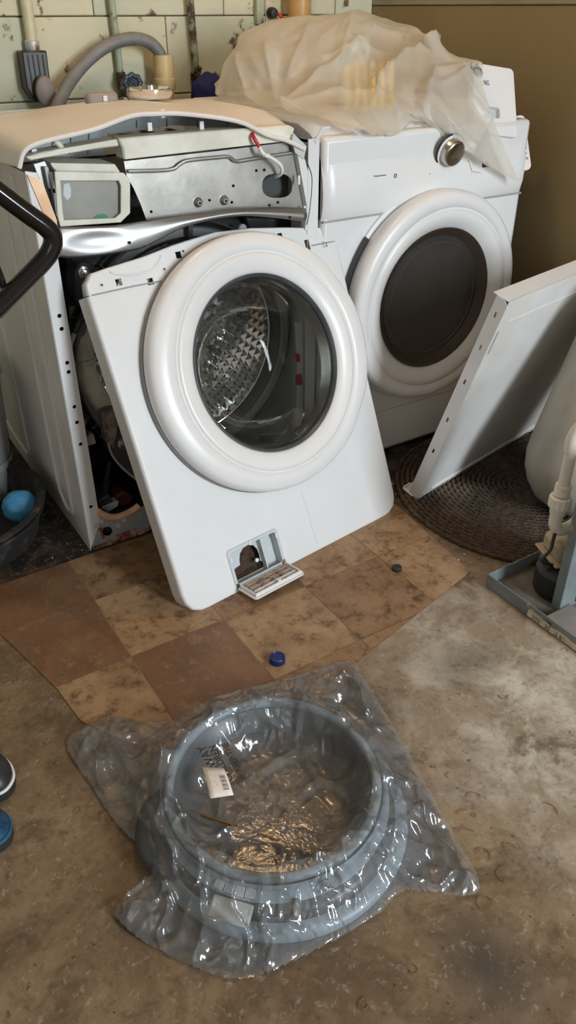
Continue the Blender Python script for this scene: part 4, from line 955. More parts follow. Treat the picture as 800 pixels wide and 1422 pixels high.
# sticker on outer wall
stk = mat('torn_sticker', (.66, .60, .48), .7, c2=(.45, .40, .25), scale=26, lo=.45, hi=.6, c3=(.42, .24, .08), s3=18, lo3=.6, hi3=.68)
bm = BM(); plate(bm, [Vector((TX0-.0006, a, b)) for a, b in ((.835, .004), (.833, .022), (.826, .029), (.81, .024), (.79, .026), (.77, .018), (.74, .022), (.70, .019), (.66, .022), (.60, .02), (.60, .004))], [], (.0005, 0, 0)); obj('sticker', bm, stk, sd, label='torn cream sticker with worn numbers')
text('sticker_print', '202   30 · 2 6', .016, ink, sd, frame((TX0-.0008, .822, .006), (0, -1, 0), (0, 0, 1), (-1, 0, 0)), .0002)
text('sticker_print', 'WATER', .008, ink, sd, frame((TX0-.0008, .795, .022), (0, -1, 0), (0, 0, 1), (-1, 0, 0)), .0002)
# upright angle iron in tray
up_ = thing('steel_upright', 'grey green steel upright standing in the tray at the right edge', 'bracket', (1.30, .80, .004))
u0 = at(776, 842, Z, .02)
bm = BM(); box(bm, (u0.x, u0.y-.003, .004), (u0.x+.12, u0.y, .40)); obj('wide_web', bm, traym, up_, bevel=.001)
bm = BM(); box(bm, (u0.x, u0.y-.003, .004), (u0.x+.003, u0.y+.020, .40)); obj('narrow_web', bm, traym, up_, bevel=.001)
# pump motor, beige cap
MOX = at(778, 806, Z, .03); BXC = at(790, 764, Z, .088)
mo = thing('pump_motor', 'black pump motor with a beige cover sitting in the steel tray', 'pump', (1.33, .90, .004))
bm = BM(); lathe(bm, [(0, 0), (.055, 0), (.06, .01), (.06, .060), (.050, .070), (0, .070)], Matrix.Translation((MOX.x, MOX.y, .004)), 32); obj('motor_body', bm, black, mo)
bm = BM(); M_ = Matrix.Translation((BXC.x, BXC.y, .088)) @ Matrix.Rotation(R(-20), 4, 'Z'); box(bm, (-.06, -.05, -.010), (.06, .05, -.004), M_); cv = obj('cover_flange', bm, mat('beige_plastic', (.52, .44, .28), .5, c2=(.38, .30, .18), scale=14), mo, bevel=.003)
bm = BM(); box(bm, (-.05, -.040, -.006), (.05, .040, .040), M_); obj('beige_cover', bm, cv.data.materials[0], mo, bevel=.012)
bm = BM(); tube(bm, catmull([Vp(.19, .004, -.005), Vp(.15, -.004, -.008), Vp(.12, -.012, -.012), Vp(.094, -.03, -.01), Vector((1.30, .86, .07))], 7), .004, 10); obj('cable', bm, black, mo)

# ------------------------------------------------------------------ left side: tub, ball, bin, bent tube, shoes
BPC = at(58, 700, Z, .11) - RT*.245
tb = thing('rubber_basin', 'dusty black round rubber basin on the floor left of the washing machine', 'basin', (BPC.x, BPC.y, 0))
TBM = Matrix.Translation((BPC.x, BPC.y, 0)) @ Matrix.Diagonal((1.085, 1.085, 1, 1))
bm = BM(); lathe(bm, [(0, .002), (.185, .002), (.195, .01), (.218, .10), (.226, .104), (.226, .110), (.216, .112), (.206, .104), (.186, .014), (0, .010)], TBM, 72); obj('shell', bm, tubblk, tb)
bm = BM(); lathe(bm, [(.219, .088), (.223, .088), (.224, .094), (.220, .094)], TBM, 72, closed=True); obj('rim_bead', bm, tubblk, tb)
bm = BM(); r = bmesh.ops.create_icosphere(bm, subdivisions=4, radius=.047)
bc = at(29, 703, Z, .058)
for v in bm.verts:
    n = v.co.normalized(); v.co *= 1+.05*noise.noise(n*2.5)-.03*max(0, 1-abs(noise.noise(n*1.6+Vector((4, 0, 0))))*9); v.co.z *= .88
bmesh.ops.transform(bm, matrix=Matrix.Translation(bc), verts=bm.verts)
bb2 = obj('plastic_ball', bm, bluebag, smooth=180, org=tuple(bc)); tag(bb2, 'blue soft plastic ball lying in the black basin', 'ball')
bn = thing('grey_bin', 'light grey tapered bin standing in the basin at the left edge', 'bin', (.20, 2.05, .012))
bnm = Matrix.Translation((.250, 2.035, .012))
bm = BM(); lathe(bm, [(0, 0), (.105, 0), (.112, .008), (.135, .34), (.142, .345), (.142, .36), (.132, .36), (.106, .012), (0, .010)], bnm, 48); obj('shell', bm, bin_g, bn)
bm = BM(); lathe(bm, [(.121, .09), (.1225, .10), (.1215, .11)], bnm, 48); obj('ridge', bm, bin_g, bn)
# black bent tube frame
TYP = 1.12
ps = [at(-60, 222, Y, TYP), at(0, 268, Y, TYP), at(40, 298, Y, TYP), at(62, 314, Y, TYP), at(73, 328, Y, TYP), at(71, 346, Y, TYP), at(55, 368, Y, TYP), at(0, 424, Y, TYP), at(-60, 485, Y, TYP)]
d_ = (ps[-1]-ps[-2]).normalized(); tt = (.02-ps[-1].z)/d_.z
foot2 = ps[-1]+d_*min(tt, 2); d0 = (ps[0]-ps[1]).normalized()
pth = [ps[0]+d0*.22]+ps+[ps[-1]+Vector((-.10, 0, -.2)), Vector((ps[-1].x-.16, TYP, .018))]
st = thing('tube_frame', 'glossy black bent metal tube handle at the left edge', 'handle', (ps[-1].x-.16, TYP, 0))
bm = BM(); tube(bm, catmull(pth, 8), .0135, 20); obj('bent_tube', bm, blackg, st)
bm = BM(); q = pth[0]; tube(bm, catmull([q, q+Vector((-.06, 0, -.06)), Vector((q.x-.10, TYP, .5)), Vector((q.x-.12, TYP, .018))], 8), .0135, 16); obj('rear_leg', bm, blackg, st)
bm = BM(); a, b = at(10, 410, Y, TYP+.01), at(-6, 368, Y, TYP+.01); tube(bm, [a, b, b+(b-a)*4], .0055, 10); obj('cross_rod', bm, blackg, st)
for q in (pth[-1], Vector((pth[0].x-.12, TYP, .018))):
    bm = BM(); lathe(bm, [(0, 0), (.018, 0), (.018, .03), (.0145, .034), (0, .034)], Matrix.Translation((q.x, q.y, 0)), 16); obj('rubber_foot', bm, blkcap, st)
# shoes by the left edge
def shoe(loc, rz, m2, label):
    M = Matrix.Translation(loc) @ Matrix.Rotation(rz, 4, 'Z')
    t = thing('shoe', label, 'shoe', mat=M)
    ol = [(0, -.042), (.05, -.044), (.10, -.038), (.17, -.043), (.215, -.036), (.240, -.014), (.243, .008), (.228, .030), (.19, .044), (.12, .038), (.05, .040), (0, .036), (-.012, .0)]
    P = catmull([Vector((a, b, 0)) for a, b in ol], 5, closed=True)
    bm = BM(); plate(bm, P, [], (0, 0, .018)); obj('sole', bm, black, t, local=True, bevel=.004)
    bm = BM(); c0 = Vector((.11, 0, 0)); rows = []
    for z, s, sh_ in ((.018, .97, 0), (.03, .98, 0), (.045, .90, -.006), (.06, .74, -.016), (.072, .5, -.03), (.078, .2, -.045)):
        rows.append([Vector((c0.x+(p.x-c0.x)*s+sh_, p.y*s, z)) for p in P+[P[0]]])
    grid(bm, rows); obj('upper', bm, m2, t, local=True, smooth=180)
    bm = BM(); tube(bm, [Vector((c0.x+(p.x-c0.x)*.99, p.y*.99, .021)) for p in P], .003, 8, closed=True); obj('welt', bm, m2 if m2 != black else plast, t, local=True)
    return t
for tip, rz, m_, lab in (((13, 1158), R(-40), mat('teal_blue_upper', (.02, .14, .26), .35, c2=(.01, .03, .06), scale=9), 'black and blue shoe tip at the lower left edge'),
                       ((10, 1096), R(-62), black, 'black shoe tip with pale trim, just above the blue one at the left edge')):
    p = at(tip[0], tip[1], Z, .02); q = p-Vector((math.cos(rz), math.sin(rz), 0))*.243
    shoe((q.x, q.y, 0), rz, m_, lab)['group'] = 'shoes at the left edge'
# ------------------------------------------------------------------ caps and debris
def cap(px, py, r, h, m, label):
    p = at(px, py, Z, h*.5); p.z = 0.003
    t = thing('bottle_cap', label, 'cap', tuple(p), 'small caps lying on the vinyl')
    bm = BM(); n = 60; rings = []
    for z, rr in ((0, r), (h-.002, r), (h, r-.002)):
        rings.append([bm.verts.new((p.x+(rr-(.0005 if k % 2 else 0))*math.cos(2*math.pi*k/n), p.y+(rr-(.0005 if k % 2 else 0))*math.sin(2*math.pi*k/n), p.z+z)) for k in range(n)])
    for a, b in zip(rings, rings[1:]):
        for k in range(n): bm.faces.new((a[k], a[(k+1) % n], b[(k+1) % n], b[k]))
    bm.faces.new(rings[0][::-1]); obj('skirt', bm, m, t, smooth=30)
    bm = BM(); lathe(bm, [(r-.002, h), (r-.004, h+.0005), (r-.005, h-.0008), (0, h-.0008)], Matrix.Translation(p), 40); obj('top', bm, m, t)
cap(385, 916, .0170, .014, bluecap, 'royal blue bottle cap on the brown vinyl sheet near the bag')
cap(551, 790, .0125, .010, blkcap, 'small black cap on the tan vinyl near the rug')
bm = BM()
def flake(bm, x, y, s, z=0):
    n = random.randint(3, 6); a0 = random.random()*6; vs_ = [bm.verts.new((x+s*math.cos(a0+6.283*k/n)*random.uniform(.5, 1), y+s*math.sin(a0+6.283*k/n)*random.uniform(.4, 1), z+.0003)) for k in range(n)]
    f = bm.faces.new(vs_); r = bmesh.ops.extrude_face_region(bm, geom=[f]); bmesh.ops.translate(bm, vec=(random.uniform(-.3, .3)*s, 0, s*.35+.0006), verts=[v for v in r['geom'] if isinstance(v, bmesh.types.BMVert)])
for (a, b, s) in ((545, 672, .005), (565, 657, .006), (574, 648, .005), (550, 686, .003), (586, 722, .005), (582, 712, .006), (560, 663, .003), (593, 625, .005), (562, 697, .003), (600, 735, .004), (636, 778, .004), (645, 770, .003)):
    p = at(a, b, Z, 0); flake(bm, p.x, p.y, s)
for k in range(60):
    a, b = random.uniform(20, 120), random.uniform(700, 800); p = at(a, b, Z, 0)
    if p.y < 1.595 and p.x > .2: continue
    if math.hypot(p.x-BPC.x, p.y-BPC.y) < .26 or p.x > .42: continue
    flake(bm, p.x, p.y, random.uniform(.001, .003))
d1 = obj('debris', bm, debrism, kind='stuff'); tag(d1, 'pale paint flakes and crumbs scattered on the dark grimy floor', 'debris')
bm = BM()
for k in range(230):
    p = at(random.uniform(0, 800), random.uniform(800, 1420), Z, 0)
    if p.x < 0 or p.x > 1.15 or (p.x-.42)**2+(p.y-.7)**2 < .09: continue
    flake(bm, p.x, p.y, random.uniform(.0006, .0016), .0028 if p.y > .93 else 0)
d2 = obj('dirt_crumbs', bm, debrisd, kind='stuff'); tag(d2, 'tiny dark dirt crumbs scattered over the concrete and vinyl floor', 'debris')

# ------------------------------------------------------------------ door boot gasket and its bag
GZ = .068
gc = at(379, 1080, Z, GZ); GX, GYc = gc.x, gc.y
gk = thing('door_gasket', 'new grey rubber washing machine door gasket inside the clear bag', 'gasket', (GX, GYc, .003))
b1 = at(381, 1322, Z, .02)
BCx, BCy = GX-.034*GX/math.hypot(GX, GYc)+.010, GYc-.034*GYc/math.hypot(GX, GYc)+.004     # lower, wider bellows sits nearer the camera
GM = Matrix.Translation((GX, GYc, 0))
bm = BM(); lathe(bm, [(.166, GZ-.010), (.168, GZ-.003), (.172, GZ), (.178, GZ), (.1815, GZ-.003), (.182, GZ-.010), (.178, GZ-.014), (.170, GZ-.014)], GM, 96, closed=True); obj('lip', bm, rubber, gk, smooth=70, label='light grey front lip')
bm = BM(); lathe(bm, [(.1845, GZ-.009), (.187, GZ-.006), (.189, GZ-.010), (.188, GZ-.020), (.1845, GZ-.022)], GM, 96, closed=True); obj('outer_lip', bm, rubber, gk, smooth=70)
def boot(prf, name, m, label=None, closed=False):
    bm = BM(); rows = []; ns = 96
    for i, (rr, z) in enumerate(prf):
        t = max(0, min(1, (GZ-.014-z)/(GZ-.040)))
        cx_, cy_ = GX+(BCx-GX)*t, GYc+(BCy-GYc)*t
        rows.append([bm.verts.new((cx_+rr*math.cos(2*math.pi*k/ns), cy_+rr*math.sin(2*math.pi*k/ns), z)) for k in range(ns)])
    for i in range(len(rows)-(0 if closed else 1)):
        a, b = rows[i], rows[(i+1) % len(rows)]
        for k in range(ns): bm.faces.new((a[k], a[(k+1) % ns], b[(k+1) % ns], b[k]))
    return obj(name, bm, m, gk, smooth=60, label=label)
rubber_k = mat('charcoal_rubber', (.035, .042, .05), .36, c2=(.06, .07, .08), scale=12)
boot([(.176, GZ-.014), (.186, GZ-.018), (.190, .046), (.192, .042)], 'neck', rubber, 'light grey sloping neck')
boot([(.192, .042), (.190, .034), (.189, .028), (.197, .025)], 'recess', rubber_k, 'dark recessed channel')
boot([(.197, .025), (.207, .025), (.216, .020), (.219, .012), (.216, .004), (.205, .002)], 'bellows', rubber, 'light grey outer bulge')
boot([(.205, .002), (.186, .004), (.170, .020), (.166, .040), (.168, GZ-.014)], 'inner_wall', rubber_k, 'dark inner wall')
def gp(deg, rr, z):
    t = max(0, min(1, (GZ-.014-z)/(GZ-.040)))
    return Vector((GX+(BCx-GX)*t+rr*math.cos(R(deg)), GYc+(BCy-GYc)*t+rr*math.sin(R(deg)), z))
camdir = math.degrees(math.atan2(-GYc, -GX))
bm = BM()
for k in range(4):
    M = Matrix.Translation(gp(camdir-26+k*4.9, .188, .050)) @ Matrix.Rotation(R(camdir-26+k*4.9), 4, 'Z') @ Matrix.Rotation(R(14), 4, 'Y'); box(bm, (-.010, -.0076, -.003), (.010, .0076, .003), M)
obj('clip_block', bm, mat('pale_grey_clip', (.40, .44, .46), .5), gk, bevel=.001)
M = Matrix.Translation(gp(camdir-18.5, .210, .040)) @ Matrix.Rotation(R(camdir-18.5), 4, 'Z') @ Matrix.Rotation(R(22), 4, 'Y')
bm = BM(); box(bm, (-.016, -.034, -.004), (.016, .030, .004), M); obj('foam_pad', bm, mat('grey_foam_pad', (.50, .50, .47), .85, bump=.1, bscale=90), gk, bevel=.003, label='beige grey foam pad')
M = Matrix.Translation(gp(camdir+8, .202, .042)) @ Matrix.Rotation(R(camdir+8), 4, 'Z') @ Matrix.Rotation(R(60), 4, 'Y')
bm = BM(); lathe(bm, [(0, -.010), (.0055, -.010), (.0055, .012), (.004, .014), (0, .014)], M, 18); noz = obj('nozzle', bm, cream, gk, label='cream water nozzle')
bm = BM(); lathe(bm, [(.010, -.012), (.010, -.006), (.006, -.006)], M, 18); obj('nozzle_collar', bm, rubber_d, noz)
for k in range(2):
    bm = BM(); cc = gp(camdir+22, .192, .050); P = [cc+Vector((.012*math.cos(R(a)), .008*math.sin(R(a)), .002*math.cos(R(a)))) for a in range(20+180*k, 160+180*k, 14)]
    tube(bm, P, .0012, 6); obj('moulded_mark', bm, rubber_d, gk)
# hose stub / dark pocket at the left
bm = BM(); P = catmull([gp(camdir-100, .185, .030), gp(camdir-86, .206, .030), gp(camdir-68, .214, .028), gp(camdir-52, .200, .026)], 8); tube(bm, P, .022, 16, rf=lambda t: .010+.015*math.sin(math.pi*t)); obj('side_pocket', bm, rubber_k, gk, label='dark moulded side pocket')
bm = BM(); tube(bm, catmull([at(262, 1125, Z, .010), at(300, 1138, Z, .02), at(345, 1152, Z, .016), at(388, 1168, Z, .010)], 8), .0018, 8); sw = obj('spring_wire', bm, mat('brass_wire', (.65, .33, .10), .25, 1)); tag(sw, 'thin copper coloured spring wire inside the clear bag', 'wire')

# the bag: a membrane relaxed over the gasket in numpy, then creased
bo_px = [(92, 1030), (150, 996), (232, 1003), (300, 968), (400, 942), (484, 918), (507, 945), (548, 1010), (590, 1085), (632, 1160), (666, 1224), (650, 1246), (565, 1240), (520, 1275), (430, 1326), (335, 1361), (240, 1332), (158, 1270), (215, 1205), (165, 1150), (125, 1090)]
bpoly = [at(a, b, Z, .004) for a, b in bo_px]
bpoly = [(p.x, p.y) for p in catmull(bpoly, 4, closed=True)]
x0, x1 = min(p[0] for p in bpoly)-.01, max(p[0] for p in bpoly)+.01; y0, y1 = min(p[1] for p in bpoly)-.01, max(p[1] for p in bpoly)+.01
NB = 290; gxs = np.linspace(x0, x1, NB); gys = np.linspace(y0, y1, NB); XX, YY = np.meshgrid(gxs, gys)
inside = np.zeros(XX.shape, bool); pa = np.array(bpoly)
dist = np.full(XX.shape, 9.)
for i in range(len(pa)):
    a, b = pa[i-1], pa[i]
    cond = ((a[1] > YY) != (b[1] > YY)) & (XX < (b[0]-a[0])*(YY-a[1])/((b[1]-a[1]) if b[1] != a[1] else 1e-9)+a[0]); inside ^= cond
    ab = b-a; t = np.clip(((XX-a[0])*ab[0]+(YY-a[1])*ab[1])/(ab@ab), 0, 1); dist = np.minimum(dist, np.hypot(XX-a[0]-t*ab[0], YY-a[1]-t*ab[1]))
rr = np.hypot(XX-GX, YY-GYc); rr2 = np.hypot(XX-BCx, YY-BCy)
obs = np.full(XX.shape, .003)
obs = np.where((rr > .165) & (rr < .186), GZ+.004, obs)
rm = np.hypot(XX-(GX+BCx)/2, YY-(GYc+BCy)/2)
obs = np.maximum(obs, np.where((rr >= .18) & (rr < .193), GZ-.004, 0)); obs = np.maximum(obs, np.where((rm > .17) & (rm < .203), .058, 0)); obs = np.maximum(obs, np.where((rr2 >= .19) & (rr2 < .224), .030, 0))
hgt = obs.copy()
for it in range(420):
    av = (np.roll(hgt, 1, 0)+np.roll(hgt, -1, 0)+np.roll(hgt, 1, 1)+np.roll(hgt, -1, 1))/4 - .000035
    hgt = np.maximum(av, obs); hgt[~inside] = .003; hgt = np.where(dist < .006, .003, hgt)
def crease(h, a, b, amp, wd, za=0):
    a = at(a[0], a[1], Z, za); b = at(b[0], b[1], Z, za); a = np.array((a.x, a.y)); b = np.array((b.x, b.y)); ab = b-a
    t = ((XX-a[0])*ab[0]+(YY-a[1])*ab[1])/(ab@ab); tc = np.clip(t, 0, 1)
    wob = .006*np.sin(tc*9+a[0]*50); nx_, ny_ = -ab[1]/np.hypot(*ab), ab[0]/np.hypot(*ab)
    d = np.hypot(XX-a[0]-tc*ab[0]-wob*nx_, YY-a[1]-tc*ab[1]-wob*ny_)
    return h+amp*np.exp(-d/wd)*np.sin(np.pi*np.clip(tc*.9+.05, 0, 1))**.5
hc = hgt.copy()
for (a, b, am, wd, za) in (((235, 1135), (330, 1108), .014, .008, .1), ((330, 1108), (520, 1125), .014, .008, .1), ((212, 1010), (225, 1075), .022, .009, .09), ((225, 1075), (262, 1150), .016, .008, .09),
        ((420, 1120), (448, 1190), .012, .005, .1), ((440, 1150), (590, 1195), .014, .006, .07), ((480, 1130), (560, 1190), .010, .005, .06), ((355, 1200), (366, 1290), .016, .005, .07), ((366, 1290), (378, 1335), .012, .005, .02),
        ((318, 1235), (345, 1310), .014, .005, .06), ((290, 1160), (262, 1250), .013, .005, .07), ((220, 1160), (262, 1235), .016, .006, .07), ((262, 1235), (300, 1290), .014, .005, .05), ((400, 1270), (440, 1225), .012, .004, .06),
        ((440, 1225), (470, 1250), .012, .004, .06), ((470, 1230), (500, 1258), .012, .004, .05), ((150, 1000), (178, 1090), .020, .010, .01), ((178, 1090), (215, 1190), .018, .010, .01), ((120, 1020), (150, 1110), .014, .008, .01),
        ((560, 1100), (640, 1210), .014, .009, .01), ((590, 1230), (655, 1215), .012, .005, .01), ((500, 1215), (590, 1222), .012, .005, .02), ((215, 1205), (170, 1268), .016, .008, .01), ((240, 1250), (175, 1275), .012, .006, .01),
        ((470, 930), (520, 1000), .016, .008, .02), ((440, 945), (490, 940), .012, .006, .03), ((300, 985), (430, 950), .008, .005, .09), ((235, 1240), (220, 1310), .012, .005, .02), ((440, 1090), (535, 1080), .008, .004, .1)):
    hc = crease(hc, a, b, am*1.35, wd*.85, za)
bm = BM(); V = {}
ii, jj = np.nonzero(inside)
hs_ = {}
for i, j in zip(ii.tolist(), jj.tolist()):
    x, y = XX[i, j], YY[i, j]
    wx = x*11+1.3*noise.noise(Vector((x*7, y*7, 0))); wy = y*11+1.3*noise.noise(Vector((x*7, y*7, 9)))
    n1 = 1-2*abs(noise.noise(Vector((wx, wy, 0)))); n2 = 1-2*abs(noise.noise(Vector((wx*2.3+4, wy*2.3, 3)))); n3 = 1-2*abs(noise.noise(Vector((wx*5, wy*5, 7))))
    ed = min(1, dist[i, j]/.025); rim_ = .75 if rr[i, j] < .165 else 1.0
    sx_w, sy_w = x+.02*noise.noise(Vector((x*9, y*9, 2))), y+.02*noise.noise(Vector((x*9, y*9, 5)))
    d1_ = noise.voronoi(Vector((sx_w*13, sy_w*13, .5)))[0]; d2_ = noise.voronoi(Vector((sx_w*34, sy_w*34, 1.5)))[0]
    f1, f2 = d1_[1]-d1_[0], d2_[1]-d2_[0]
    h = hc[i, j]+(.15+.85*ed)*rim_*(.015*(.35-min(f1, .35))/.35+.0034*(.3-min(f2, .3))/.3+.004*max(0, n1-.4)+.0008*n3)
    th = math.atan2(y-GYc, x-GX); h += ed*max(0, min(1, (rr[i, j]-.19)/.05))*.005*(1-abs(noise.noise(Vector((th*6, rr[i, j]*3, 5))))*2.5)
    V[(i, j)] = bm.verts.new((x, y, max(h, obs[i, j])+.0012))
for (i, j), v in V.items():
    if (i+1, j) in V and (i, j+1) in V and (i+1, j+1) in V: bm.faces.new((v, V[(i, j+1)], V[(i+1, j+1)], V[(i+1, j)]))
# underside layer, coarser
U = {}
for (i, j), v in V.items():
    if i % 6 == 0 and j % 6 == 0: U[(i, j)] = bm.verts.new((v.co.x, v.co.y, .0028+.0006*noise.noise(Vector((v.co.x*30, v.co.y*30, 1)))))
for (i, j), v in U.items():
    if (i+6, j) in U and (i, j+6) in U and (i+6, j+6) in U: bm.faces.new((v, U[(i, j+6)], U[(i+6, j+6)], U[(i+6, j)]))
bg = thing('plastic_bag', 'clear crinkled plastic bag wrapped round the grey gasket on the floor', 'plastic bag', (GX, GYc, .002))
obj('film', bm, film_bag, bg, smooth=180)
# paper label and warning print on the bag
def zat(x, y):
    i = int(round((y-y0)/(y1-y0)*(NB-1))); j = int(round((x-x0)/(x1-x0)*(NB-1))); return hc[max(0, min(NB-1, i)), max(0, min(NB-1, j))]
LBZ = .062
c4 = [at(a, b, Z, LBZ) for a, b in ((282, 1073), (311, 1074), (325, 1112), (293, 1117))]
bm = BM(); rows = []
for i in range(7):
    t = i/6; rows.append([c4[0].lerp(c4[1], s/4).lerp(c4[3].lerp(c4[2], s/4), t)+Vector((0, 0, .006*math.sin(t*3)+.014)) for s in range(5)])
grid(bm, rows); lb = obj('paper_label', bm, paper, bg, smooth=180, label='white paper label with barcode'); solid(lb, .0003, 0)
ex = (c4[3]-c4[0]).normalized(); ey = (c4[0]-c4[1]).normalized(); ez = ex.cross(ey).normalized(); 
if ez.z < 0: ez = -ez
oL = c4[0]+Vector((0, 0, .0255))
def onlab(s, t): return c4[0].lerp(c4[1], s).lerp(c4[3].lerp(c4[2], s), t)+Vector((0, 0, .0146+.006*math.sin(t*3)))
bm = BM()
for k in range(11):
    t0 = .34+k*.046; wv = (.012, .024, .016)[k % 3]
    vs_ = [bm.verts.new(onlab(*q)) for q in ((.64, t0), (.90, t0), (.90, t0+wv), (.64, t0+wv))]; bm.faces.new(vs_)
obj('barcode', bm, ink, lb, smooth=180)
bm = BM()
for k in range(4):
    s0 = .16+k*.085; ln = (.5, .62, .48, .58)[k]
    vs_ = [bm.verts.new(onlab(*q)) for q in ((s0, .10), (s0+.022, .10), (s0+.022, .10+ln), (s0, .10+ln))]; bm.faces.new(vs_)
obj('fine_print', bm, inkg, lb, smooth=180)
for body, a, b, dx in (('KEEP THE', (336, 1070), (312, 1024), 0), ('CHILDREN', (324, 1084), (297, 1032), 0), ('AWAY', (306, 1072), (288, 1040), 0)):
    zz = GZ+.008; p = at(a[0], a[1], Z, zz); q = at(b[0], b[1], Z, zz); ex = (q-p).normalized()
    yv = Vector((-ex.y, ex.x, 0)); L_ = (q-p).length
    text('warning_print', body, L_/len(body)*1.6, mat('film_print', (.03, .025, .02), .6) if body[0] == 'K' else bpy.data.materials['film_print'], bg, frame(p, ex, yv, Vector((0, 0, 1))), .0001, bold=.00035)

# ------------------------------------------------------------------ services on the back wall
def wallpipe(name, label, p, m, r, cat='pipe', yoff=.02, group=None):
    P = [at(a, b, Y, WALLY-yoff) for a, b in p]
    if len(P) == 2: P[0] = P[0]+(P[0]-P[1]).normalized()*1.0
    t = thing(name, label, cat, tuple(P[-1]), group)
    bm = BM(); tube(bm, catmull(P, 4) if len(P) > 2 else P, r, 16); o = obj('tube', bm, m, t); return t, P
t, P = wallpipe('conduit', 'cream painted conduit running down into the black outlet box', [(36, 0), (46, 70)], creampaint, .016, 'conduit')
bm = BM(); lathe(bm, [(.018, -.004), (.0195, -.002), (.0195, .022), (.016, .026)], Matrix.Translation(P[-1]), 20); obj('coupling', bm, steel_d, t)
ob = thing('outlet_box', 'black outlet box on the wall with a grey oval cap hanging from it', 'outlet', tuple(at(50, 105, Y, WALLY-.03)))
a, b = at(30, 71, Y, WALLY-.02), at(66, 136, Y, WALLY-.02)
bm = BM(); plate(bm, [Vector((q.x, WALLY-.055, q.z)) for q in [at(c, d, Y, WALLY-.055) for c, d in ((30, 71), (65, 70), (72, 128), (66, 138), (48, 140), (37, 122))]], [], (0, .054, 0)); obj('box', bm, black, ob, bevel=.004)
for k in range(4):
    bm = BM(); p = at(38+k*7, 76, Y, WALLY-.056); q = at(45+k*6.5, 118, Y, WALLY-.056); tube(bm, [p, q], .002, 6); obj('rib', bm, dgrey, ob)
cp_ = at(63, 127, Y, WALLY-.075); bm = BM(); lathe(bm, [(0, .012), (.020, .012), (.027, .008), (.029, 0), (.027, -.006), (0, -.008)], Matrix.Translation(cp_) @ Matrix.Rotation(R(90), 4, 'X'), 40, .95, 1.35); obj('oval_cap', bm, mat('warm_grey_plastic', (.22, .19, .18), .5), ob, label='warm grey oval plug cap')
bm = BM(); tube(bm, catmull([cp_+Vector((0, 0, -.03)), cp_+Vector((.005, 0, -.08)), cp_+Vector((.02, -.01, -.16))], 5), .010, 12); obj('cord', bm, mat('warm_grey_cord', (.22, .20, .19), .5), ob)
hz = thing('drain_hose', 'grey corrugated drain hose arching from the washer to the yellowed standpipe', 'hose', tuple(at(80, 150, Y, 2.40)))
HP = catmull([at(a, b, Y, c) for a, b, c in ((74, 166, 2.34), (82, 143, 2.38), (98, 112, 2.42), (124, 82, 2.44), (152, 62, 2.44), (182, 54, 2.44), (206, 58, 2.44), (222, 74, 2.44), (226, 92, 2.44))], 16)
bm = BM(); cnt = [0]
tube(bm, HP, .016, 16, rf=lambda t: .0170+.0012*math.sin(t*420)); obj('hose', bm, hose_g, hz, smooth=180)
sp_ = thing('standpipe', 'yellowed PVC standpipe with coupling that receives the drain hose', 'pipe', tuple(at(232, 140, Y, 2.44)))
c0 = at(226, 76, Y, 2.44); cz = at(230, 112, Y, 2.44).z; 
bm = BM(); lathe(bm, [(.027, c0.z), (.030, c0.z-.001), (.030, cz), (.026, cz-.004), (.0255, .40), (.022, .40), (.022, c0.z-.01)], Matrix.Translation((c0.x, 2.44, 0)), 32, closed=True); obj('pipe', bm, pvcy, sp_)
bm = BM(); lathe(bm, [(.0305, cz+.008), (.0335, cz+.006), (.0335, cz-.020), (.0305, cz-.024)], Matrix.Translation((c0.x, 2.44, 0)), 32); obj('coupling', bm, pvcy, sp_)
bm = BM(); box(bm, (c0.x-.035, 2.462, .42), (c0.x+.035, WALLY, .45)); obj('strap', bm, steel_d, sp_)
vt_, P = wallpipe('water_pipe', 'green painted water pipe on the wall above the dark tap', [(155, 0), (167, 100)], greenpaint, .010, group='water pipes on the back wall')
bm = BM(); tube(bm, [P[-1], at(170, 124, Y, WALLY-.02)], .014, 14); obj('fitting', bm, mossy, vt_)
tp2 = thing('tap', 'dark blue tap handle with spout on the wall left of the standpipe', 'tap', tuple(at(178, 122, Y, WALLY-.04)))
q = at(172, 128, Y, WALLY-.02); bm = BM(); tube(bm, [q+Vector((0, .02, 0)), q+Vector((0, -.045, .0))], .012, 14); tube(bm, catmull([q+Vector((0, -.03, 0)), q+Vector((.005, -.05, -.02)), q+Vector((.005, -.055, -.05))], 5), .011, 12); obj('body', bm, mossy, tp2)
q2 = at(184, 115, Y, WALLY-.07); bm = BM(); n = 40
tube(bm, [q2+Vector(((.024+.003*math.cos(8*2*math.pi*k/n))*math.cos(2*math.pi*k/n), 0, (.019+.003*math.cos(8*2*math.pi*k/n))*math.sin(2*math.pi*k/n))) for k in range(n)], .007, 10, closed=True); hd = obj('handle', bm, valveblue, tp2)
bm = BM()
for k in range(4):
    a = k*math.pi/4; tube(bm, [q2+Vector((.022*math.cos(a), 0, .018*math.sin(a))), q2-Vector((.022*math.cos(a), 0, .018*math.sin(a)))], .0035, 8)
tube(bm, [q2, q2+Vector((-.01, .05, -.005))], .006, 8); obj('spokes', bm, valveblue, hd)
t, P = wallpipe('water_pipe', 'dark mossy peeling pipe on the wall right of the standpipe', [(264, 0), (272, 97)], mossy, .011, group='water pipes on the back wall')
bm = BM(); p = P[-1]; 
for k in range(5): tube(bm, [p+Vector((random.uniform(-.015, .015), -.005, random.uniform(-.01, .02))), p+Vector((random.uniform(-.02, .02), .015, random.uniform(-.05, -.01)))], random.uniform(.008, .014), 8)
obj('crusted_joint', bm, mossy, t)
bm = BM(); bb_ = at(361, 34, Y, WALLY-.015); t0 = at(356, 0, Y, WALLY-.015)
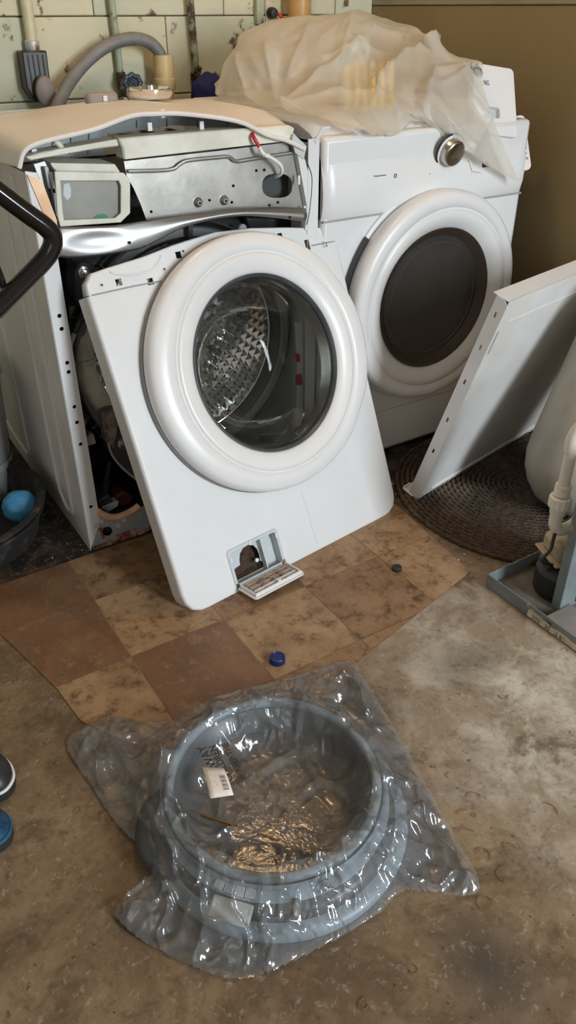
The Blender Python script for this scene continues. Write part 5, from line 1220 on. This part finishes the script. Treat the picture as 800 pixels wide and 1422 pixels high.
box(bm, (bb_.x-.013, WALLY-.02, bb_.z), (bb_.x+.013, WALLY+.001, bb_.z+1.0)); tag(obj('cable_channel', bm, greenpaint, bevel=.003, org=(bb_.x, WALLY, bb_.z)), 'pale green cable channel on the wall above the plastic sheet', 'channel')
# outlet with plug
wp = at(381, 12, Y, WALLY-.004)
ol_ = thing('wall_outlet', 'cream wall outlet with a black plug on the back wall', 'outlet', tuple(wp))
bm = BM(); box(bm, (wp.x-.033, WALLY-.006, wp.z-.045), (wp.x+.03, WALLY+.001, wp.z+.085)); obj('plate', bm, creampaint, ol_, bevel=.003)
for dz in (.0, .042):
    bm = BM(); lathe(bm, [(.017, .006), (.016, .008), (0, .008)], Matrix.Translation((wp.x-.004, WALLY, wp.z+dz-.008)) @ Matrix.Rotation(R(90), 4, 'X'), 24); so = obj('socket', bm, creampaint, ol_)
    for sx in (-.005, .005):
        bm = BM(); box(bm, (wp.x-.004+sx-.0012, WALLY-.0092, wp.z+dz-.012), (wp.x-.004+sx+.0012, WALLY-.0078, wp.z+dz-.002)); obj('slot', bm, void, so)
pl = thing('electric_plug', 'black plug with a red tail pushed into the wall outlet', 'plug', (wp.x, WALLY-.02, wp.z-.01))
q = at(381, 18, Y, WALLY-.03); bm = BM(); lathe(bm, [(.0, .028), (.012, .026), (.016, .014), (.016, 0), (0, 0)], Matrix.Translation((q.x, WALLY-.008, q.z)) @ Matrix.Rotation(R(90), 4, 'X'), 20); obj('body', bm, black, pl)
bm = BM(); tube(bm, catmull([at(386, 19, Y, WALLY-.03), at(391, 24, Y, WALLY-.035), at(396, 32, Y, WALLY-.03)], 5), .005, 10); obj('red_tail', bm, redp, pl)
bm = BM(); cpx = at(416, 10, Y, 2.44); zt_ = cpx.z
lathe(bm, [(0, .90), (.037, .90), (.037, 2.0), (0, 2.0)], Matrix.Translation((cpx.x, 2.44, 0)), 36); tag(obj('vent_pipe', bm, tanpipe, org=(cpx.x, 2.44, .9)), 'wide tan vertical pipe behind the dryer', 'pipe')
bm = BM(); cc = at(292, 120, Y, 2.40); rows = []
r = bmesh.ops.create_icosphere(bm, subdivisions=4, radius=1)
for v in bm.verts:
    n = v.co.normalized(); k = 1+.18*noise.noise(n*2)+.06*noise.noise(n*6); v.co = Vector((n.x*.055*k, n.y*.04*k, n.z*.05*k))
bmesh.ops.transform(bm, matrix=Matrix.Translation((cc.x, 2.41, cc.z-.014)), verts=bm.verts)
tag(obj('blue_cloth', bm, bluecloth, smooth=180, org=(cc.x, 2.41, cc.z-.06)), 'dark blue bundled cloth wedged behind the machines', 'cloth')
bm = BM()
for a, b in ((676, 1180), (660, 1130), (640, 1125), (560, 1100), (575, 1120), (690, 1215), (665, 1245), (700, 1170), (645, 1150), (560, 1060), (620, 1075), (770, 1120), (590, 1090), (655, 1100), (110, 1120), (60, 1030), (785, 900), (700, 970), (30, 1240), (580, 1350), (500, 1400)):
    p = at(a, b, Z, .0015); t = random.random()*6.28; L_ = random.uniform(.006, .022); k_ = random.uniform(-.5, .5)
    P = [p+Vector((math.cos(t+k_*q)*L_*q/3, math.sin(t+k_*q)*L_*q/3, 0)) for q in range(-3, 4)]
    tube(bm, P, .0006, 5)
so_ = obj('straw_fibres', bm, mat('rust_brown_fibre', (.25, .11, .04), .8), kind='stuff'); tag(so_, 'short rust brown fibres scattered on the concrete beside the bag', 'debris')
